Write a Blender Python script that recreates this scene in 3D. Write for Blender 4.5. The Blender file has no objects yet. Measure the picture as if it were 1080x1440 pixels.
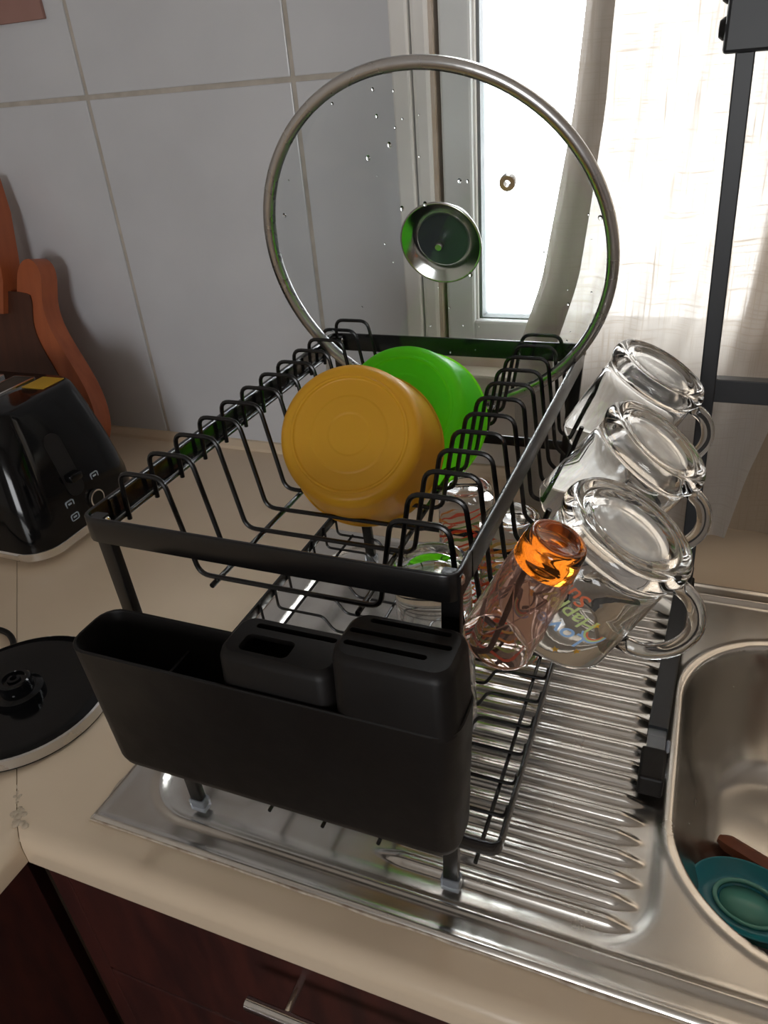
import bpy, bmesh, math, random
from mathutils import Vector, Matrix, noise

random.seed(7)
S = bpy.context.scene
COL = S.collection
PI = math.pi

# ------------------------------------------------------------------ camera
CAM_H = 0.5525
cam_d = bpy.data.cameras.new('camera')
cam = bpy.data.objects.new('camera', cam_d)
COL.objects.link(cam)
cam_d.sensor_fit = 'VERTICAL'
cam_d.sensor_height = 36.0
cam_d.lens = 36.0 * 1055.14 / 1440.0
cam_d.clip_start = 0.02
right = Vector((0.92636, 0.36855, -0.07768))
down = Vector((0.12535, -0.49613, -0.85915))
fwd = Vector((-0.35518, 0.78614, -0.50579))
m = Matrix((right, -down, -fwd)).transposed().to_4x4()
m.translation = Vector((0, 0, CAM_H))
cam.matrix_world = m
S.camera = cam

# ------------------------------------------------------------------ world and light
S.view_settings.view_transform = 'Standard'
S.view_settings.look = 'None'
S.view_settings.gamma = 1.0
S.view_settings.use_curve_mapping = False
S.view_settings.exposure = 1.28
W = bpy.data.worlds.new('sky'); S.world = W
W.use_nodes = True
bg = W.node_tree.nodes['Background']
bg.inputs['Color'].default_value = (0.97, 0.985, 1.0, 1)
bg.inputs['Strength'].default_value = 5.0


def portal(name, loc, rot, sx, sy):
    l = bpy.data.lights.new(name, 'AREA'); l.shape = 'RECTANGLE'; l.size = sx; l.size_y = sy
    l.cycles.is_portal = True
    o = bpy.data.objects.new(name, l); COL.objects.link(o)
    o.location = loc; o.rotation_euler = rot
    return o


# room box (metres, worktop at z = 0)
WALL_Y = 1.014
WX0, WX1, WZ0, WZ1 = -0.387, 0.72, 0.185, 1.15          # window opening over the sink
RX0, RX1, RY0, RZ0, RZ1 = -1.24, 1.9, -2.3, -0.9, 1.6   # room
DX0, DX1, DZ0, DZ1 = -0.2, 0.6, 0.1, 0.9             # opening added in the unseen rear wall, sized for fill light
portal('window_portal', ((WX0 + WX1) / 2, WALL_Y + 0.09, (WZ0 + WZ1) / 2), (-PI / 2, 0, 0), WX1 - WX0, WZ1 - WZ0)
portal('rear_fill_portal', ((DX0 + DX1) / 2, RY0 - 0.02, (DZ0 + DZ1) / 2), (PI / 2, 0, 0), DX1 - DX0, DZ1 - DZ0)


# ------------------------------------------------------------------ materials
def new_mat(name):
    mt = bpy.data.materials.new(name); mt.use_nodes = True
    nt = mt.node_tree
    return mt, nt, nt.nodes['Principled BSDF']


def pmat(name, col, rough=0.5, metal=0.0, trans=0.0, ior=1.5, coat=0.0, col2=None, nscale=20.0, bump=0.0,
         bscale=60.0, detail=4.0, sss=0.0, rvar=0.0, spec=None, stretch=None):
    mt, nt, b = new_mat(name)
    b.inputs['Base Color'].default_value = (*col, 1)
    b.inputs['Roughness'].default_value = rough
    b.inputs['Metallic'].default_value = metal
    b.inputs['Transmission Weight'].default_value = trans
    b.inputs['IOR'].default_value = ior
    b.inputs['Coat Weight'].default_value = coat
    if spec is not None: b.inputs['Specular IOR Level'].default_value = spec
    if sss:
        b.inputs['Subsurface Weight'].default_value = sss
        b.inputs['Subsurface Radius'].default_value = (0.01, 0.006, 0.003)
    tc = nt.nodes.new('ShaderNodeTexCoord')
    src = tc.outputs['Object']
    if stretch:
        mp = nt.nodes.new('ShaderNodeMapping'); mp.inputs['Scale'].default_value = stretch
        nt.links.new(src, mp.inputs['Vector']); src = mp.outputs['Vector']
    if col2 is not None or rvar:
        n = nt.nodes.new('ShaderNodeTexNoise'); n.inputs['Scale'].default_value = nscale
        n.inputs['Detail'].default_value = detail
        nt.links.new(src, n.inputs['Vector'])
        if col2 is not None:
            r = nt.nodes.new('ShaderNodeValToRGB')
            r.color_ramp.elements[0].position = 0.35; r.color_ramp.elements[1].position = 0.68
            r.color_ramp.elements[0].color = (*col, 1); r.color_ramp.elements[1].color = (*col2, 1)
            nt.links.new(n.outputs['Fac'], r.inputs['Fac']); nt.links.new(r.outputs['Color'], b.inputs['Base Color'])
        if rvar:
            mr = nt.nodes.new('ShaderNodeMapRange')
            mr.inputs['From Min'].default_value = 0.3; mr.inputs['From Max'].default_value = 0.7
            mr.inputs['To Min'].default_value = rough - rvar; mr.inputs['To Max'].default_value = rough + rvar
            nt.links.new(n.outputs['Fac'], mr.inputs['Value']); nt.links.new(mr.outputs['Result'], b.inputs['Roughness'])
    if bump:
        n2 = nt.nodes.new('ShaderNodeTexNoise'); n2.inputs['Scale'].default_value = bscale; n2.inputs['Detail'].default_value = 3
        nt.links.new(src, n2.inputs['Vector'])
        bp = nt.nodes.new('ShaderNodeBump'); bp.inputs['Strength'].default_value = bump; bp.inputs['Distance'].default_value = 0.002
        nt.links.new(n2.outputs['Fac'], bp.inputs['Height']); nt.links.new(bp.outputs['Normal'], b.inputs['Normal'])
    return mt


def add_translucency(mt, col, fac):
    nt = mt.node_tree; b = nt.nodes['Principled BSDF']; out = nt.nodes['Material Output']
    tl = nt.nodes.new('ShaderNodeBsdfTranslucent'); tl.inputs['Color'].default_value = (*col, 1)
    mx = nt.nodes.new('ShaderNodeMixShader'); mx.inputs['Fac'].default_value = fac
    nt.links.new(b.outputs[0], mx.inputs[1]); nt.links.new(tl.outputs[0], mx.inputs[2]); nt.links.new(mx.outputs[0], out.inputs[0])


M = {}
M['tile'] = pmat('white_glazed_tile', (0.66, 0.67, 0.70), 0.2, col2=(0.61, 0.62, 0.65), nscale=6, bump=0.04, bscale=9)
M['grout'] = pmat('grey_grout', (0.56, 0.51, 0.45), 0.9, col2=(0.44, 0.40, 0.35), nscale=40)
M['plaster'] = pmat('painted_plaster', (0.67, 0.63, 0.59), 0.8, col2=(0.61, 0.57, 0.53), nscale=5)
M['floor'] = pmat('floor_tile', (0.30, 0.22, 0.16), 0.5, col2=(0.24, 0.17, 0.12), nscale=8)
M['laminate'] = pmat('cream_laminate', (0.74, 0.60, 0.445), 0.26, col2=(0.725, 0.585, 0.43), nscale=14)
M['sealant'] = pmat('old_sealant', (0.55, 0.48, 0.39), 0.6, col2=(0.30, 0.22, 0.16), nscale=90, bump=0.5, bscale=120)
M['sealant_pale'] = pmat('pale_sealant', (0.60, 0.50, 0.38), 0.6, col2=(0.45, 0.36, 0.26), nscale=120, bump=0.3, bscale=150)
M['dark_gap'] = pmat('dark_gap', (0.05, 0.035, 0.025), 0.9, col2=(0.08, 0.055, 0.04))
M['wood_red'] = pmat('dark_red_wood', (0.062, 0.013, 0.009), 0.5, col2=(0.030, 0.007, 0.006), nscale=9, stretch=(6, 6, 1.2), bump=0.05)
M['steel'] = pmat('stainless_steel', (0.68, 0.655, 0.615), 0.25, 1.0, col2=(0.61, 0.575, 0.525), nscale=30, detail=5, rvar=0.025)
M['chrome'] = pmat('polished_steel', (0.80, 0.79, 0.77), 0.18, 1.0, rvar=0.03)
M['rim_steel'] = pmat('brushed_rim_steel', (0.60, 0.59, 0.58), 0.28, 1.0, rvar=0.05)
M['knob_steel'] = pmat('knob_steel', (0.82, 0.80, 0.77), 0.16, 1.0, rvar=0.03)
M['knob_dark'] = pmat('dark_knob_plastic', (0.035, 0.042, 0.048), 0.35, rvar=0.05)
M['black_paint'] = pmat('black_powder_coat', (0.0050, 0.0045, 0.0045), 0.27, spec=0.5)
M['black_gloss_paint'] = pmat('glossy_black_paint', (0.0050, 0.0048, 0.0050), 0.16, spec=0.7)
M['black_paint2'] = pmat('charcoal_powder_coat', (0.012, 0.013, 0.016), 0.42, col2=(0.014, 0.015, 0.018), nscale=30)
M['black_plastic'] = pmat('matte_black_plastic', (0.0065, 0.0052, 0.0048), 0.5, rvar=0.06, nscale=30, bump=0.03, bscale=300, spec=0.28)
M['gloss_black'] = pmat('gloss_black_plastic', (0.0035, 0.0035, 0.004), 0.10, spec=0.32, rvar=0.03)
M['yellow'] = pmat('yellow_plastic', (0.88, 0.53, 0.045), 0.36, col2=(0.84, 0.50, 0.04), nscale=10)
add_translucency(M['yellow'], (1.0, 0.68, 0.08), 0.45)
M['teal'] = pmat('teal_plastic', (0.012, 0.22, 0.30), 0.25, col2=(0.018, 0.26, 0.31), nscale=20)
M['teal_light'] = pmat('pale_teal_plastic', (0.13, 0.42, 0.36), 0.25, col2=(0.17, 0.46, 0.36), nscale=20)
M['wood_orange'] = pmat('varnished_orange_wood', (0.44, 0.115, 0.04), 0.4, col2=(0.34, 0.085, 0.03), nscale=6, stretch=(9, 9, 1), detail=6)
M['wood_dark'] = pmat('dark_brown_wood', (0.085, 0.028, 0.014), 0.4, col2=(0.055, 0.018, 0.010), nscale=6, stretch=(9, 9, 1))
M['wood_handle'] = pmat('reddish_wood_handle', (0.27, 0.075, 0.030), 0.45, col2=(0.19, 0.05, 0.02), nscale=12, stretch=(2, 8, 8))
M['white_frame'] = pmat('white_window_paint', (0.86, 0.85, 0.83), 0.4, col2=(0.80, 0.78, 0.75), nscale=12)
M['grey_frame'] = pmat('grey_window_sash', (0.76, 0.79, 0.80), 0.4, col2=(0.72, 0.75, 0.76), nscale=12)
M['brown_seal'] = pmat('brown_window_seal', (0.58, 0.47, 0.37), 0.7, col2=(0.66, 0.58, 0.50), nscale=30)
M['grey_seal'] = pmat('grey_rubber_seal', (0.16, 0.18, 0.19), 0.7, col2=(0.20, 0.21, 0.22))
M['sill'] = pmat('cream_sill', (0.70, 0.64, 0.56), 0.4, col2=(0.62, 0.55, 0.47), nscale=10)
M['pink_card'] = pmat('dusty_pink_card', (0.36, 0.20, 0.17), 0.8, col2=(0.33, 0.18, 0.15))
M['yellow_tag'] = pmat('yellow_sticker', (0.62, 0.37, 0.02), 0.5, col2=(0.56, 0.33, 0.02))
M['icon_white'] = pmat('pale_blue_print', (0.32, 0.38, 0.44), 0.5, col2=(0.30, 0.35, 0.40))
M['clear_plastic'] = pmat('clear_plastic', (0.80, 0.86, 0.95), 0.22, trans=0.75, ior=1.3)


def glass(name, col=(1, 1, 1), ior=1.46, rough=0.0):
    mt, nt, b = new_mat(name)
    b.inputs['Base Color'].default_value = (*col, 1)
    b.inputs['Roughness'].default_value = rough
    b.inputs['Transmission Weight'].default_value = 1.0
    b.inputs['IOR'].default_value = ior
    return mt


M['glass'] = glass('clear_glass', (0.975, 0.98, 0.98))
M['glass_pink'] = glass('pale_pink_glass', (0.98, 0.83, 0.78), 1.22)
M['glass_orange'] = glass('amber_glass', (0.93, 0.26, 0.02), 1.45)
add_translucency(M['glass_pink'], (0.95, 0.62, 0.52), 0.07)
M['sheen_glass'] = glass('glass_base_sheen', (0.97, 0.98, 0.98), 1.46, 0.12)
def base_sheen():
    nt = M['sheen_glass'].node_tree; b = nt.nodes['Principled BSDF']; out = nt.nodes['Material Output']
    d = nt.nodes.new('ShaderNodeBsdfDiffuse'); d.inputs['Color'].default_value = (0.85, 0.88, 0.90, 1)  # pale diffuse paints the window's reflection onto the mug base discs
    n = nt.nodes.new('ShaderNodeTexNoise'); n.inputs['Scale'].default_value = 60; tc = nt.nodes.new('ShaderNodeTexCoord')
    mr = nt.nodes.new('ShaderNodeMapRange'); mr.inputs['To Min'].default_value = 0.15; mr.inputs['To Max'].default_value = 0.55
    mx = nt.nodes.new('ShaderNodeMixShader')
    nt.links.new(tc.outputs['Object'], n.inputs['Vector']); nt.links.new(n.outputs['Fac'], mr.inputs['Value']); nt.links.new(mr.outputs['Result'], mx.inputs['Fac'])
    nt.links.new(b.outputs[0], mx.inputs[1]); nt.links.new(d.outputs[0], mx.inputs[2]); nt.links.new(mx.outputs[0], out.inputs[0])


base_sheen()
M['water'] = glass('water', (1, 1, 1), 1.33)


def thin_pane(name, tint=(0.97, 0.98, 0.98), refl=0.10):
    mt = bpy.data.materials.new(name); mt.use_nodes = True
    nt = mt.node_tree; nt.nodes.clear()
    out = nt.nodes.new('ShaderNodeOutputMaterial')
    mix = nt.nodes.new('ShaderNodeMixShader'); tr = nt.nodes.new('ShaderNodeBsdfTransparent'); gl = nt.nodes.new('ShaderNodeBsdfGlossy')
    tr.inputs['Color'].default_value = (*tint, 1); gl.inputs['Roughness'].default_value = 0.03
    lw = nt.nodes.new('ShaderNodeFresnel'); lw.inputs['IOR'].default_value = 1.25
    ad = nt.nodes.new('ShaderNodeMath'); ad.operation = 'MULTIPLY_ADD'
    ad.inputs[1].default_value = 1.0; ad.inputs[2].default_value = refl * 0.3
    nt.links.new(lw.outputs['Fac'], ad.inputs[0]); nt.links.new(ad.outputs[0], mix.inputs['Fac'])
    nt.links.new(tr.outputs[0], mix.inputs[1]); nt.links.new(gl.outputs[0], mix.inputs[2]); nt.links.new(mix.outputs[0], out.inputs[0])
    return mt


M['pane'] = thin_pane('window_glass')
M['lid_glass'] = thin_pane('lid_glass', (0.93, 0.945, 0.945), 0.04)


def green_mat():
    mt, nt, b = new_mat('green_translucent_plastic')
    out = nt.nodes['Material Output']
    b.inputs['Base Color'].default_value = (0.17, 0.85, 0.05, 1); b.inputs['Roughness'].default_value = 0.3
    tl = nt.nodes.new('ShaderNodeBsdfTranslucent'); tl.inputs['Color'].default_value = (0.55, 1.0, 0.12, 1)
    mx = nt.nodes.new('ShaderNodeMixShader'); mx.inputs['Fac'].default_value = 0.74
    tc = nt.nodes.new('ShaderNodeTexCoord'); n = nt.nodes.new('ShaderNodeTexVoronoi'); n.inputs['Scale'].default_value = 55
    bp = nt.nodes.new('ShaderNodeBump'); bp.inputs['Strength'].default_value = 0.15; bp.inputs['Distance'].default_value = 0.001
    nt.links.new(tc.outputs['Object'], n.inputs['Vector']); nt.links.new(n.outputs['Distance'], bp.inputs['Height'])
    nt.links.new(bp.outputs['Normal'], b.inputs['Normal'])
    nt.links.new(b.outputs[0], mx.inputs[1]); nt.links.new(tl.outputs[0], mx.inputs[2]); nt.links.new(mx.outputs[0], out.inputs[0])
    return mt


M['green'] = green_mat()


def linen_mat(name, col, tcol, hole=0.22):
    mt, nt, b = new_mat(name)
    out = nt.nodes['Material Output']
    tc = nt.nodes.new('ShaderNodeTexCoord')

    def threads(sc, st):
        mp = nt.nodes.new('ShaderNodeMapping'); mp.inputs['Scale'].default_value = st
        n = nt.nodes.new('ShaderNodeTexNoise'); n.inputs['Scale'].default_value = sc; n.inputs['Detail'].default_value = 3
        nt.links.new(tc.outputs['Object'], mp.inputs['Vector']); nt.links.new(mp.outputs['Vector'], n.inputs['Vector'])
        return n.outputs['Fac']
    a = threads(22, (30, 1, 0.6)); c = threads(22, (0.6, 1, 30))
    mxx = nt.nodes.new('ShaderNodeMath'); mxx.operation = 'MAXIMUM'
    nt.links.new(a, mxx.inputs[0]); nt.links.new(c, mxx.inputs[1])
    rp = nt.nodes.new('ShaderNodeValToRGB')
    rp.color_ramp.elements[0].position = 0.52; rp.color_ramp.elements[1].position = 0.74
    rp.color_ramp.elements[0].color = (*tcol, 1); rp.color_ramp.elements[1].color = (tcol[0] * 0.66, tcol[1] * 0.60, tcol[2] * 0.53, 1)
    nt.links.new(mxx.outputs[0], rp.inputs['Fac'])
    b.inputs['Base Color'].default_value = (*col, 1); b.inputs['Roughness'].default_value = 0.9
    b.inputs['Specular IOR Level'].default_value = 0.1
    tl = nt.nodes.new('ShaderNodeBsdfTranslucent'); nt.links.new(rp.outputs['Color'], tl.inputs['Color'])
    m1 = nt.nodes.new('ShaderNodeMixShader'); m1.inputs['Fac'].default_value = 0.55
    nt.links.new(b.outputs[0], m1.inputs[1]); nt.links.new(tl.outputs[0], m1.inputs[2])
    tp = nt.nodes.new('ShaderNodeBsdfTransparent')
    m2 = nt.nodes.new('ShaderNodeMixShader')
    hr = nt.nodes.new('ShaderNodeMapRange'); hr.inputs['From Min'].default_value = 0.5; hr.inputs['From Max'].default_value = 0.75
    hr.inputs['To Min'].default_value = hole; hr.inputs['To Max'].default_value = 0.0
    nt.links.new(mxx.outputs[0], hr.inputs['Value']); nt.links.new(hr.outputs['Result'], m2.inputs['Fac'])
    nt.links.new(m1.outputs[0], m2.inputs[1]); nt.links.new(tp.outputs[0], m2.inputs[2]); nt.links.new(m2.outputs[0], out.inputs[0])
    return mt


M['linen'] = linen_mat('sheer_linen', (0.62, 0.55, 0.48), (0.32, 0.295, 0.27), 0.03)
M['linen_hem'] = linen_mat('folded_linen', (0.55, 0.49, 0.43), (0.17, 0.15, 0.13), 0.01)
M['linen_dark'] = linen_mat('tan_linen', (0.46, 0.36, 0.26), (0.27, 0.22, 0.17), 0.02)


def print_glass(name, cols):
    """clear glass with printed wavy colour bands running round it"""
    mt, nt, b = new_mat(name)
    out = nt.nodes['Material Output']
    b.inputs['Transmission Weight'].default_value = 1; b.inputs['Roughness'].default_value = 0; b.inputs['IOR'].default_value = 1.2
    b.inputs['Base Color'].default_value = (0.97, 0.95, 0.93, 1)
    tc = nt.nodes.new('ShaderNodeTexCoord'); sp = nt.nodes.new('ShaderNodeSeparateXYZ')
    mp = nt.nodes.new('ShaderNodeMapping'); mp.inputs['Scale'].default_value = (18, 18, 9)
    n = nt.nodes.new('ShaderNodeTexNoise'); n.inputs['Scale'].default_value = 1.4; n.inputs['Detail'].default_value = 1
    nt.links.new(tc.outputs['Object'], mp.inputs['Vector']); nt.links.new(mp.outputs['Vector'], n.inputs['Vector'])
    nt.links.new(tc.outputs['Object'], sp.inputs['Vector'])
    ma = nt.nodes.new('ShaderNodeMath'); ma.operation = 'MULTIPLY_ADD'; ma.inputs[1].default_value = 30.0
    m2 = nt.nodes.new('ShaderNodeMath'); m2.operation = 'MULTIPLY'; m2.inputs[1].default_value = 1.7
    nt.links.new(n.outputs['Fac'], m2.inputs[0]); nt.links.new(sp.outputs['Z'], ma.inputs[0]); nt.links.new(m2.outputs[0], ma.inputs[2])
    fr = nt.nodes.new('ShaderNodeMath'); fr.operation = 'FRACT'; nt.links.new(ma.outputs[0], fr.inputs[0])
    rp = nt.nodes.new('ShaderNodeValToRGB'); cr = rp.color_ramp; cr.interpolation = 'CONSTANT'
    cr.elements[0].position = 0; cr.elements[0].color = (*cols[0], 1)
    k = len(cols)
    cr.elements[1].position = 1 / k; cr.elements[1].color = (*cols[1], 1)
    for i in range(2, k):
        e = cr.elements.new(i / k); e.color = (*cols[i], 1)
    nt.links.new(fr.outputs[0], rp.inputs['Fac'])
    sub = nt.nodes.new('ShaderNodeMath'); sub.operation = 'MULTIPLY'; sub.inputs[1].default_value = k
    nt.links.new(fr.outputs[0], sub.inputs[0])
    f2 = nt.nodes.new('ShaderNodeMath'); f2.operation = 'FRACT'; nt.links.new(sub.outputs[0], f2.inputs[0])
    gt = nt.nodes.new('ShaderNodeMath'); gt.operation = 'GREATER_THAN'; gt.inputs[1].default_value = 0.76
    nt.links.new(f2.outputs[0], gt.inputs[0])
    zc = nt.nodes.new('ShaderNodeMath'); zc.operation = 'GREATER_THAN'; zc.inputs[1].default_value = 0.030
    nt.links.new(sp.outputs['Z'], zc.inputs[0])
    an = nt.nodes.new('ShaderNodeMath'); an.operation = 'MULTIPLY'
    nt.links.new(gt.outputs[0], an.inputs[0]); nt.links.new(zc.outputs[0], an.inputs[1])
    an2 = nt.nodes.new('ShaderNodeMath'); an2.operation = 'MULTIPLY'; an2.inputs[1].default_value = 0.75
    nt.links.new(an.outputs[0], an2.inputs[0])
    d = nt.nodes.new('ShaderNodeBsdfDiffuse'); nt.links.new(rp.outputs['Color'], d.inputs['Color'])
    t = nt.nodes.new('ShaderNodeBsdfTranslucent'); nt.links.new(rp.outputs['Color'], t.inputs['Color'])
    dm = nt.nodes.new('ShaderNodeMixShader'); dm.inputs['Fac'].default_value = 0.5
    nt.links.new(d.outputs[0], dm.inputs[1]); nt.links.new(t.outputs[0], dm.inputs[2])
    mx = nt.nodes.new('ShaderNodeMixShader'); nt.links.new(an2.outputs[0], mx.inputs['Fac'])
    nt.links.new(b.outputs[0], mx.inputs[1]); nt.links.new(dm.outputs[0], mx.inputs[2]); nt.links.new(mx.outputs[0], out.inputs[0])
    return mt


M['print_red'] = print_glass('red_green_print_glass', [(0.75, 0.08, 0.03), (0.16, 0.30, 0.06), (0.75, 0.26, 0.03), (0.80, 0.10, 0.05)])
M['print_orange'] = print_glass('orange_green_print_glass', [(0.75, 0.28, 0.03), (0.25, 0.36, 0.08), (0.75, 0.09, 0.03), (0.65, 0.42, 0.08)])
for k_, c_ in dict(ink_blue=(0.35, 0.55, 0.85), ink_lime=(0.62, 0.74, 0.30), ink_coral=(0.80, 0.20, 0.09), ink_gold=(0.80, 0.45, 0.03)).items():
    M[k_] = pmat(k_, c_, 0.5, col2=tuple(x * 0.92 for x in c_))


# ------------------------------------------------------------------ helpers
def link(o, parent=None):
    COL.objects.link(o)
    if parent: o.parent = parent
    return o


def tag(o, label=None, cat=None, group=None, kind=None):
    if label: o['label'] = label
    if cat: o['category'] = cat
    if group: o['group'] = group
    if kind: o['kind'] = kind
    return o


def mesh_obj(name, vs, fs, mat, parent=None, smooth=False, sharp=None):
    me = bpy.data.meshes.new(name)
    me.from_pydata([tuple(v) for v in vs], [], fs)
    bm = bmesh.new(); bm.from_mesh(me)
    bmesh.ops.recalc_face_normals(bm, faces=bm.faces)
    bm.to_mesh(me); bm.free()
    if mat: me.materials.append(mat)
    if smooth: me.shade_smooth()
    if smooth and sharp: me.set_sharp_from_angle(angle=math.radians(sharp))
    return link(bpy.data.objects.new(name, me), parent)


def empty(name, loc=(0, 0, 0), rot=(0, 0, 0)):
    o = bpy.data.objects.new(name, None); o.empty_display_size = 0.02
    o.location = loc; o.rotation_euler = rot
    return link(o)


class MB:
    """collects shapes into one mesh"""
    def __init__(self): self.v = []; self.f = []

    def add(self, vs, fs):
        k = len(self.v); self.v += [Vector(v) for v in vs]; self.f += [tuple(i + k for i in f) for f in fs]; return self

    def box(self, x0, x1, y0, y1, z0, z1, bev=0.0):
        if bev <= 0:
            vs = [(x, y, z) for x in (x0, x1) for y in (y0, y1) for z in (z0, z1)]
            return self.add(vs, [(0, 1, 3, 2), (4, 6, 7, 5), (0, 4, 5, 1), (2, 3, 7, 6), (0, 2, 6, 4), (1, 5, 7, 3)])
        bm = bmesh.new()
        bmesh.ops.create_cube(bm, size=1)
        for v in bm.verts:
            v.co = Vector(((x0 + x1) / 2 + v.co.x * (x1 - x0), (y0 + y1) / 2 + v.co.y * (y1 - y0), (z0 + z1) / 2 + v.co.z * (z1 - z0)))
        bmesh.ops.bevel(bm, geom=list(bm.edges), offset=bev, segments=2, affect='EDGES', profile=0.5)
        bm.verts.index_update()
        self.add([v.co.copy() for v in bm.verts], [[v.index for v in f.verts] for f in bm.faces]); bm.free()
        return self

    def sweep(self, path, section, closed=False, up=None, cap=True):
        """sweep a closed 2D section along a polyline, parallel transport (or fixed up)"""
        path = [Vector(p) for p in path]; n = len(path)
        tang = []
        for i in range(n):
            a = path[i - 1] if (i > 0 or closed) else path[i]
            b = path[(i + 1) % n] if (i < n - 1 or closed) else path[i]
            tang.append((b - a).normalized())
        nrm = None; rings = []
        for i in range(n):
            t = tang[i]
            if up is not None:
                u = Vector(up); u = (u - t * u.dot(t)).normalized()
            else:
                if nrm is None:
                    ref = Vector((0, 0, 1)) if abs(t.z) < 0.9 else Vector((1, 0, 0))
                    u = (ref - t * ref.dot(t)).normalized()
                else:
                    u = (nrm - t * nrm.dot(t)).normalized()
            nrm = u; s = t.cross(u)
            k = 1.0
            if 0 < i < n - 1 or closed:
                d1 = (path[i] - path[i - 1]).normalized(); c = max(0.3, d1.dot(t)); k = 1 / c
            rings.append([path[i] + s * a + u * b for a, b in section])
        m_ = len(section); base = []
        for r in rings: base += r
        fs = []
        for i in range(n if closed else n - 1):
            j = (i + 1) % n
            for q in range(m_):
                q2 = (q + 1) % m_
                fs.append((i * m_ + q, i * m_ + q2, j * m_ + q2, j * m_ + q))
        if cap and not closed:
            fs.append(tuple(range(m_))); fs.append(tuple((n - 1) * m_ + q for q in reversed(range(m_))))
        return self.add(base, fs)

    def tube(self, path, r, sides=8, closed=False):
        sec = [(r * math.cos(2 * PI * k / sides), r * math.sin(2 * PI * k / sides)) for k in range(sides)]
        return self.sweep(path, sec, closed)

    def lathe(self, prof, seg=48, closed=False):
        """profile of (r, z); closed = profile loop closes on itself"""
        vs = []; fs = []; idx = []
        for r, z in prof:
            if r < 1e-6:
                idx.append([len(vs)] * seg); vs.append((0, 0, z))
            else:
                idx.append(list(range(len(vs), len(vs) + seg)))
                vs += [(r * math.cos(2 * PI * k / seg), r * math.sin(2 * PI * k / seg), z) for k in range(seg)]
        rng = range(len(prof)) if closed else range(len(prof) - 1)
        for i in rng:
            a = idx[i]; b = idx[(i + 1) % len(prof)]
            for k in range(seg):
                k2 = (k + 1) % seg
                f = []
                for q in (a[k], a[k2], b[k2], b[k]):
                    if q not in f: f.append(q)
                if len(f) > 2: fs.append(tuple(f))
        return self.add(vs, fs)

    def prism(self, outline, z0, z1):
        n = len(outline)
        vs = [(x, y, z0) for x, y in outline] + [(x, y, z1) for x, y in outline]
        fs = [tuple(reversed(range(n))), tuple(range(n, 2 * n))] + [(i, (i + 1) % n, n + (i + 1) % n, n + i) for i in range(n)]
        return self.add(vs, fs)

    def loft(self, rings, cap0=True, cap1=True):
        n = len(rings[0]); vs = [v for r in rings for v in r]; fs = []
        for i in range(len(rings) - 1):
            for q in range(n):
                q2 = (q + 1) % n; fs.append((i * n + q, i * n + q2, (i + 1) * n + q2, (i + 1) * n + q))
        if cap0: fs.append(tuple(reversed(range(n))))
        if cap1: fs.append(tuple((len(rings) - 1) * n + q for q in range(n)))
        return self.add(vs, fs)

    def xf(self, mtx): self.v = [mtx @ v for v in self.v]; return self

    def build(self, name, mat, parent=None, smooth=False, sharp=None):
        return mesh_obj(name, self.v, self.f, mat, parent, smooth, sharp)


def rrect(w, h, r, seg=5, cx=0, cy=0):
    pts = []
    for sx, sy, a0 in ((1, 1, 0), (-1, 1, 90), (-1, -1, 180), (1, -1, 270)):
        for k in range(seg + 1):
            a = math.radians(a0 + 90 * k / seg)
            pts.append((cx + sx * (w / 2 - r) + r * math.cos(a), cy + sy * (h / 2 - r) + r * math.sin(a)))
    return pts


def fillet(pts, r, seg=4):
    pts = [Vector(p) for p in pts]; out = [pts[0]]
    for i in range(1, len(pts) - 1):
        a, b, c = pts[i - 1], pts[i], pts[i + 1]
        d1 = (a - b); d2 = (c - b); l = min(r, d1.length * 0.49, d2.length * 0.49)
        p, q = b + d1.normalized() * l, b + d2.normalized() * l
        for k in range(seg + 1):
            t = k / seg
            out.append(p * (1 - t) ** 2 + b * 2 * t * (1 - t) + q * t * t)
    out.append(pts[-1])
    return out


def frame_mtx(loc, zdir, xhint):
    z = Vector(zdir).normalized(); x = Vector(xhint); x = (x - z * x.dot(z)).normalized(); y = z.cross(x)
    mt = Matrix((x, y, z)).transposed().to_4x4(); mt.translation = Vector(loc)
    return mt


# ------------------------------------------------------------------ room shell
T = 0.12
def structure(o): o['kind'] = 'structure'; return o


wb = MB()
wy0, wy1 = WALL_Y + 0.0015, WALL_Y + T
wb.box(RX0 - T, WX0, wy0, wy1, RZ0, RZ1).box(WX1, RX1 + T, wy0, wy1, RZ0, RZ1)
wb.box(WX0, WX1, wy0, wy1, RZ0, WZ0 - 0.03).box(WX0, WX1, wy0, wy1, WZ1, RZ1)
wall_back = structure(wb.build('wall_back', M['grout']))
tile_id = 0
cols_x = [(-1.24, -1.2250), (-1.2180, -0.8803), (-0.8735, -0.5360), (-0.5292, -0.3895)]
rows_z = [(0.012, 0.5485), (0.5550, 1.097), (1.104, 1.6)]
for a, b in cols_x:
    for c, d in rows_z:
        MB().box(a, b, WALL_Y - 0.001, WALL_Y + 0.008, c, d, 0.0012).build('tile', M['tile'], wall_back)
MB().box(-0.389, RX1, WALL_Y + 0.001, WALL_Y + 0.006, 0.0, 0.154).build('plaster_band', M['plaster'], wall_back)
MB().box(WX1 + 0.04, RX1, WALL_Y + 0.001, WALL_Y + 0.006, 0.154, RZ1).build('plaster_band', M['plaster'], wall_back)
structure(MB().box(RX0 - T, RX0, RY0, WALL_Y + T, RZ0, RZ1).build('wall_left', M['plaster']))
structure(MB().box(RX1, RX1 + T, RY0, WALL_Y + T, RZ0, RZ1).build('wall_right', M['plaster']))
wr = MB()
wr.box(RX0 - T, DX0, RY0 - T, RY0, RZ0, RZ1).box(DX1, RX1 + T, RY0 - T, RY0, RZ0, RZ1)
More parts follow.
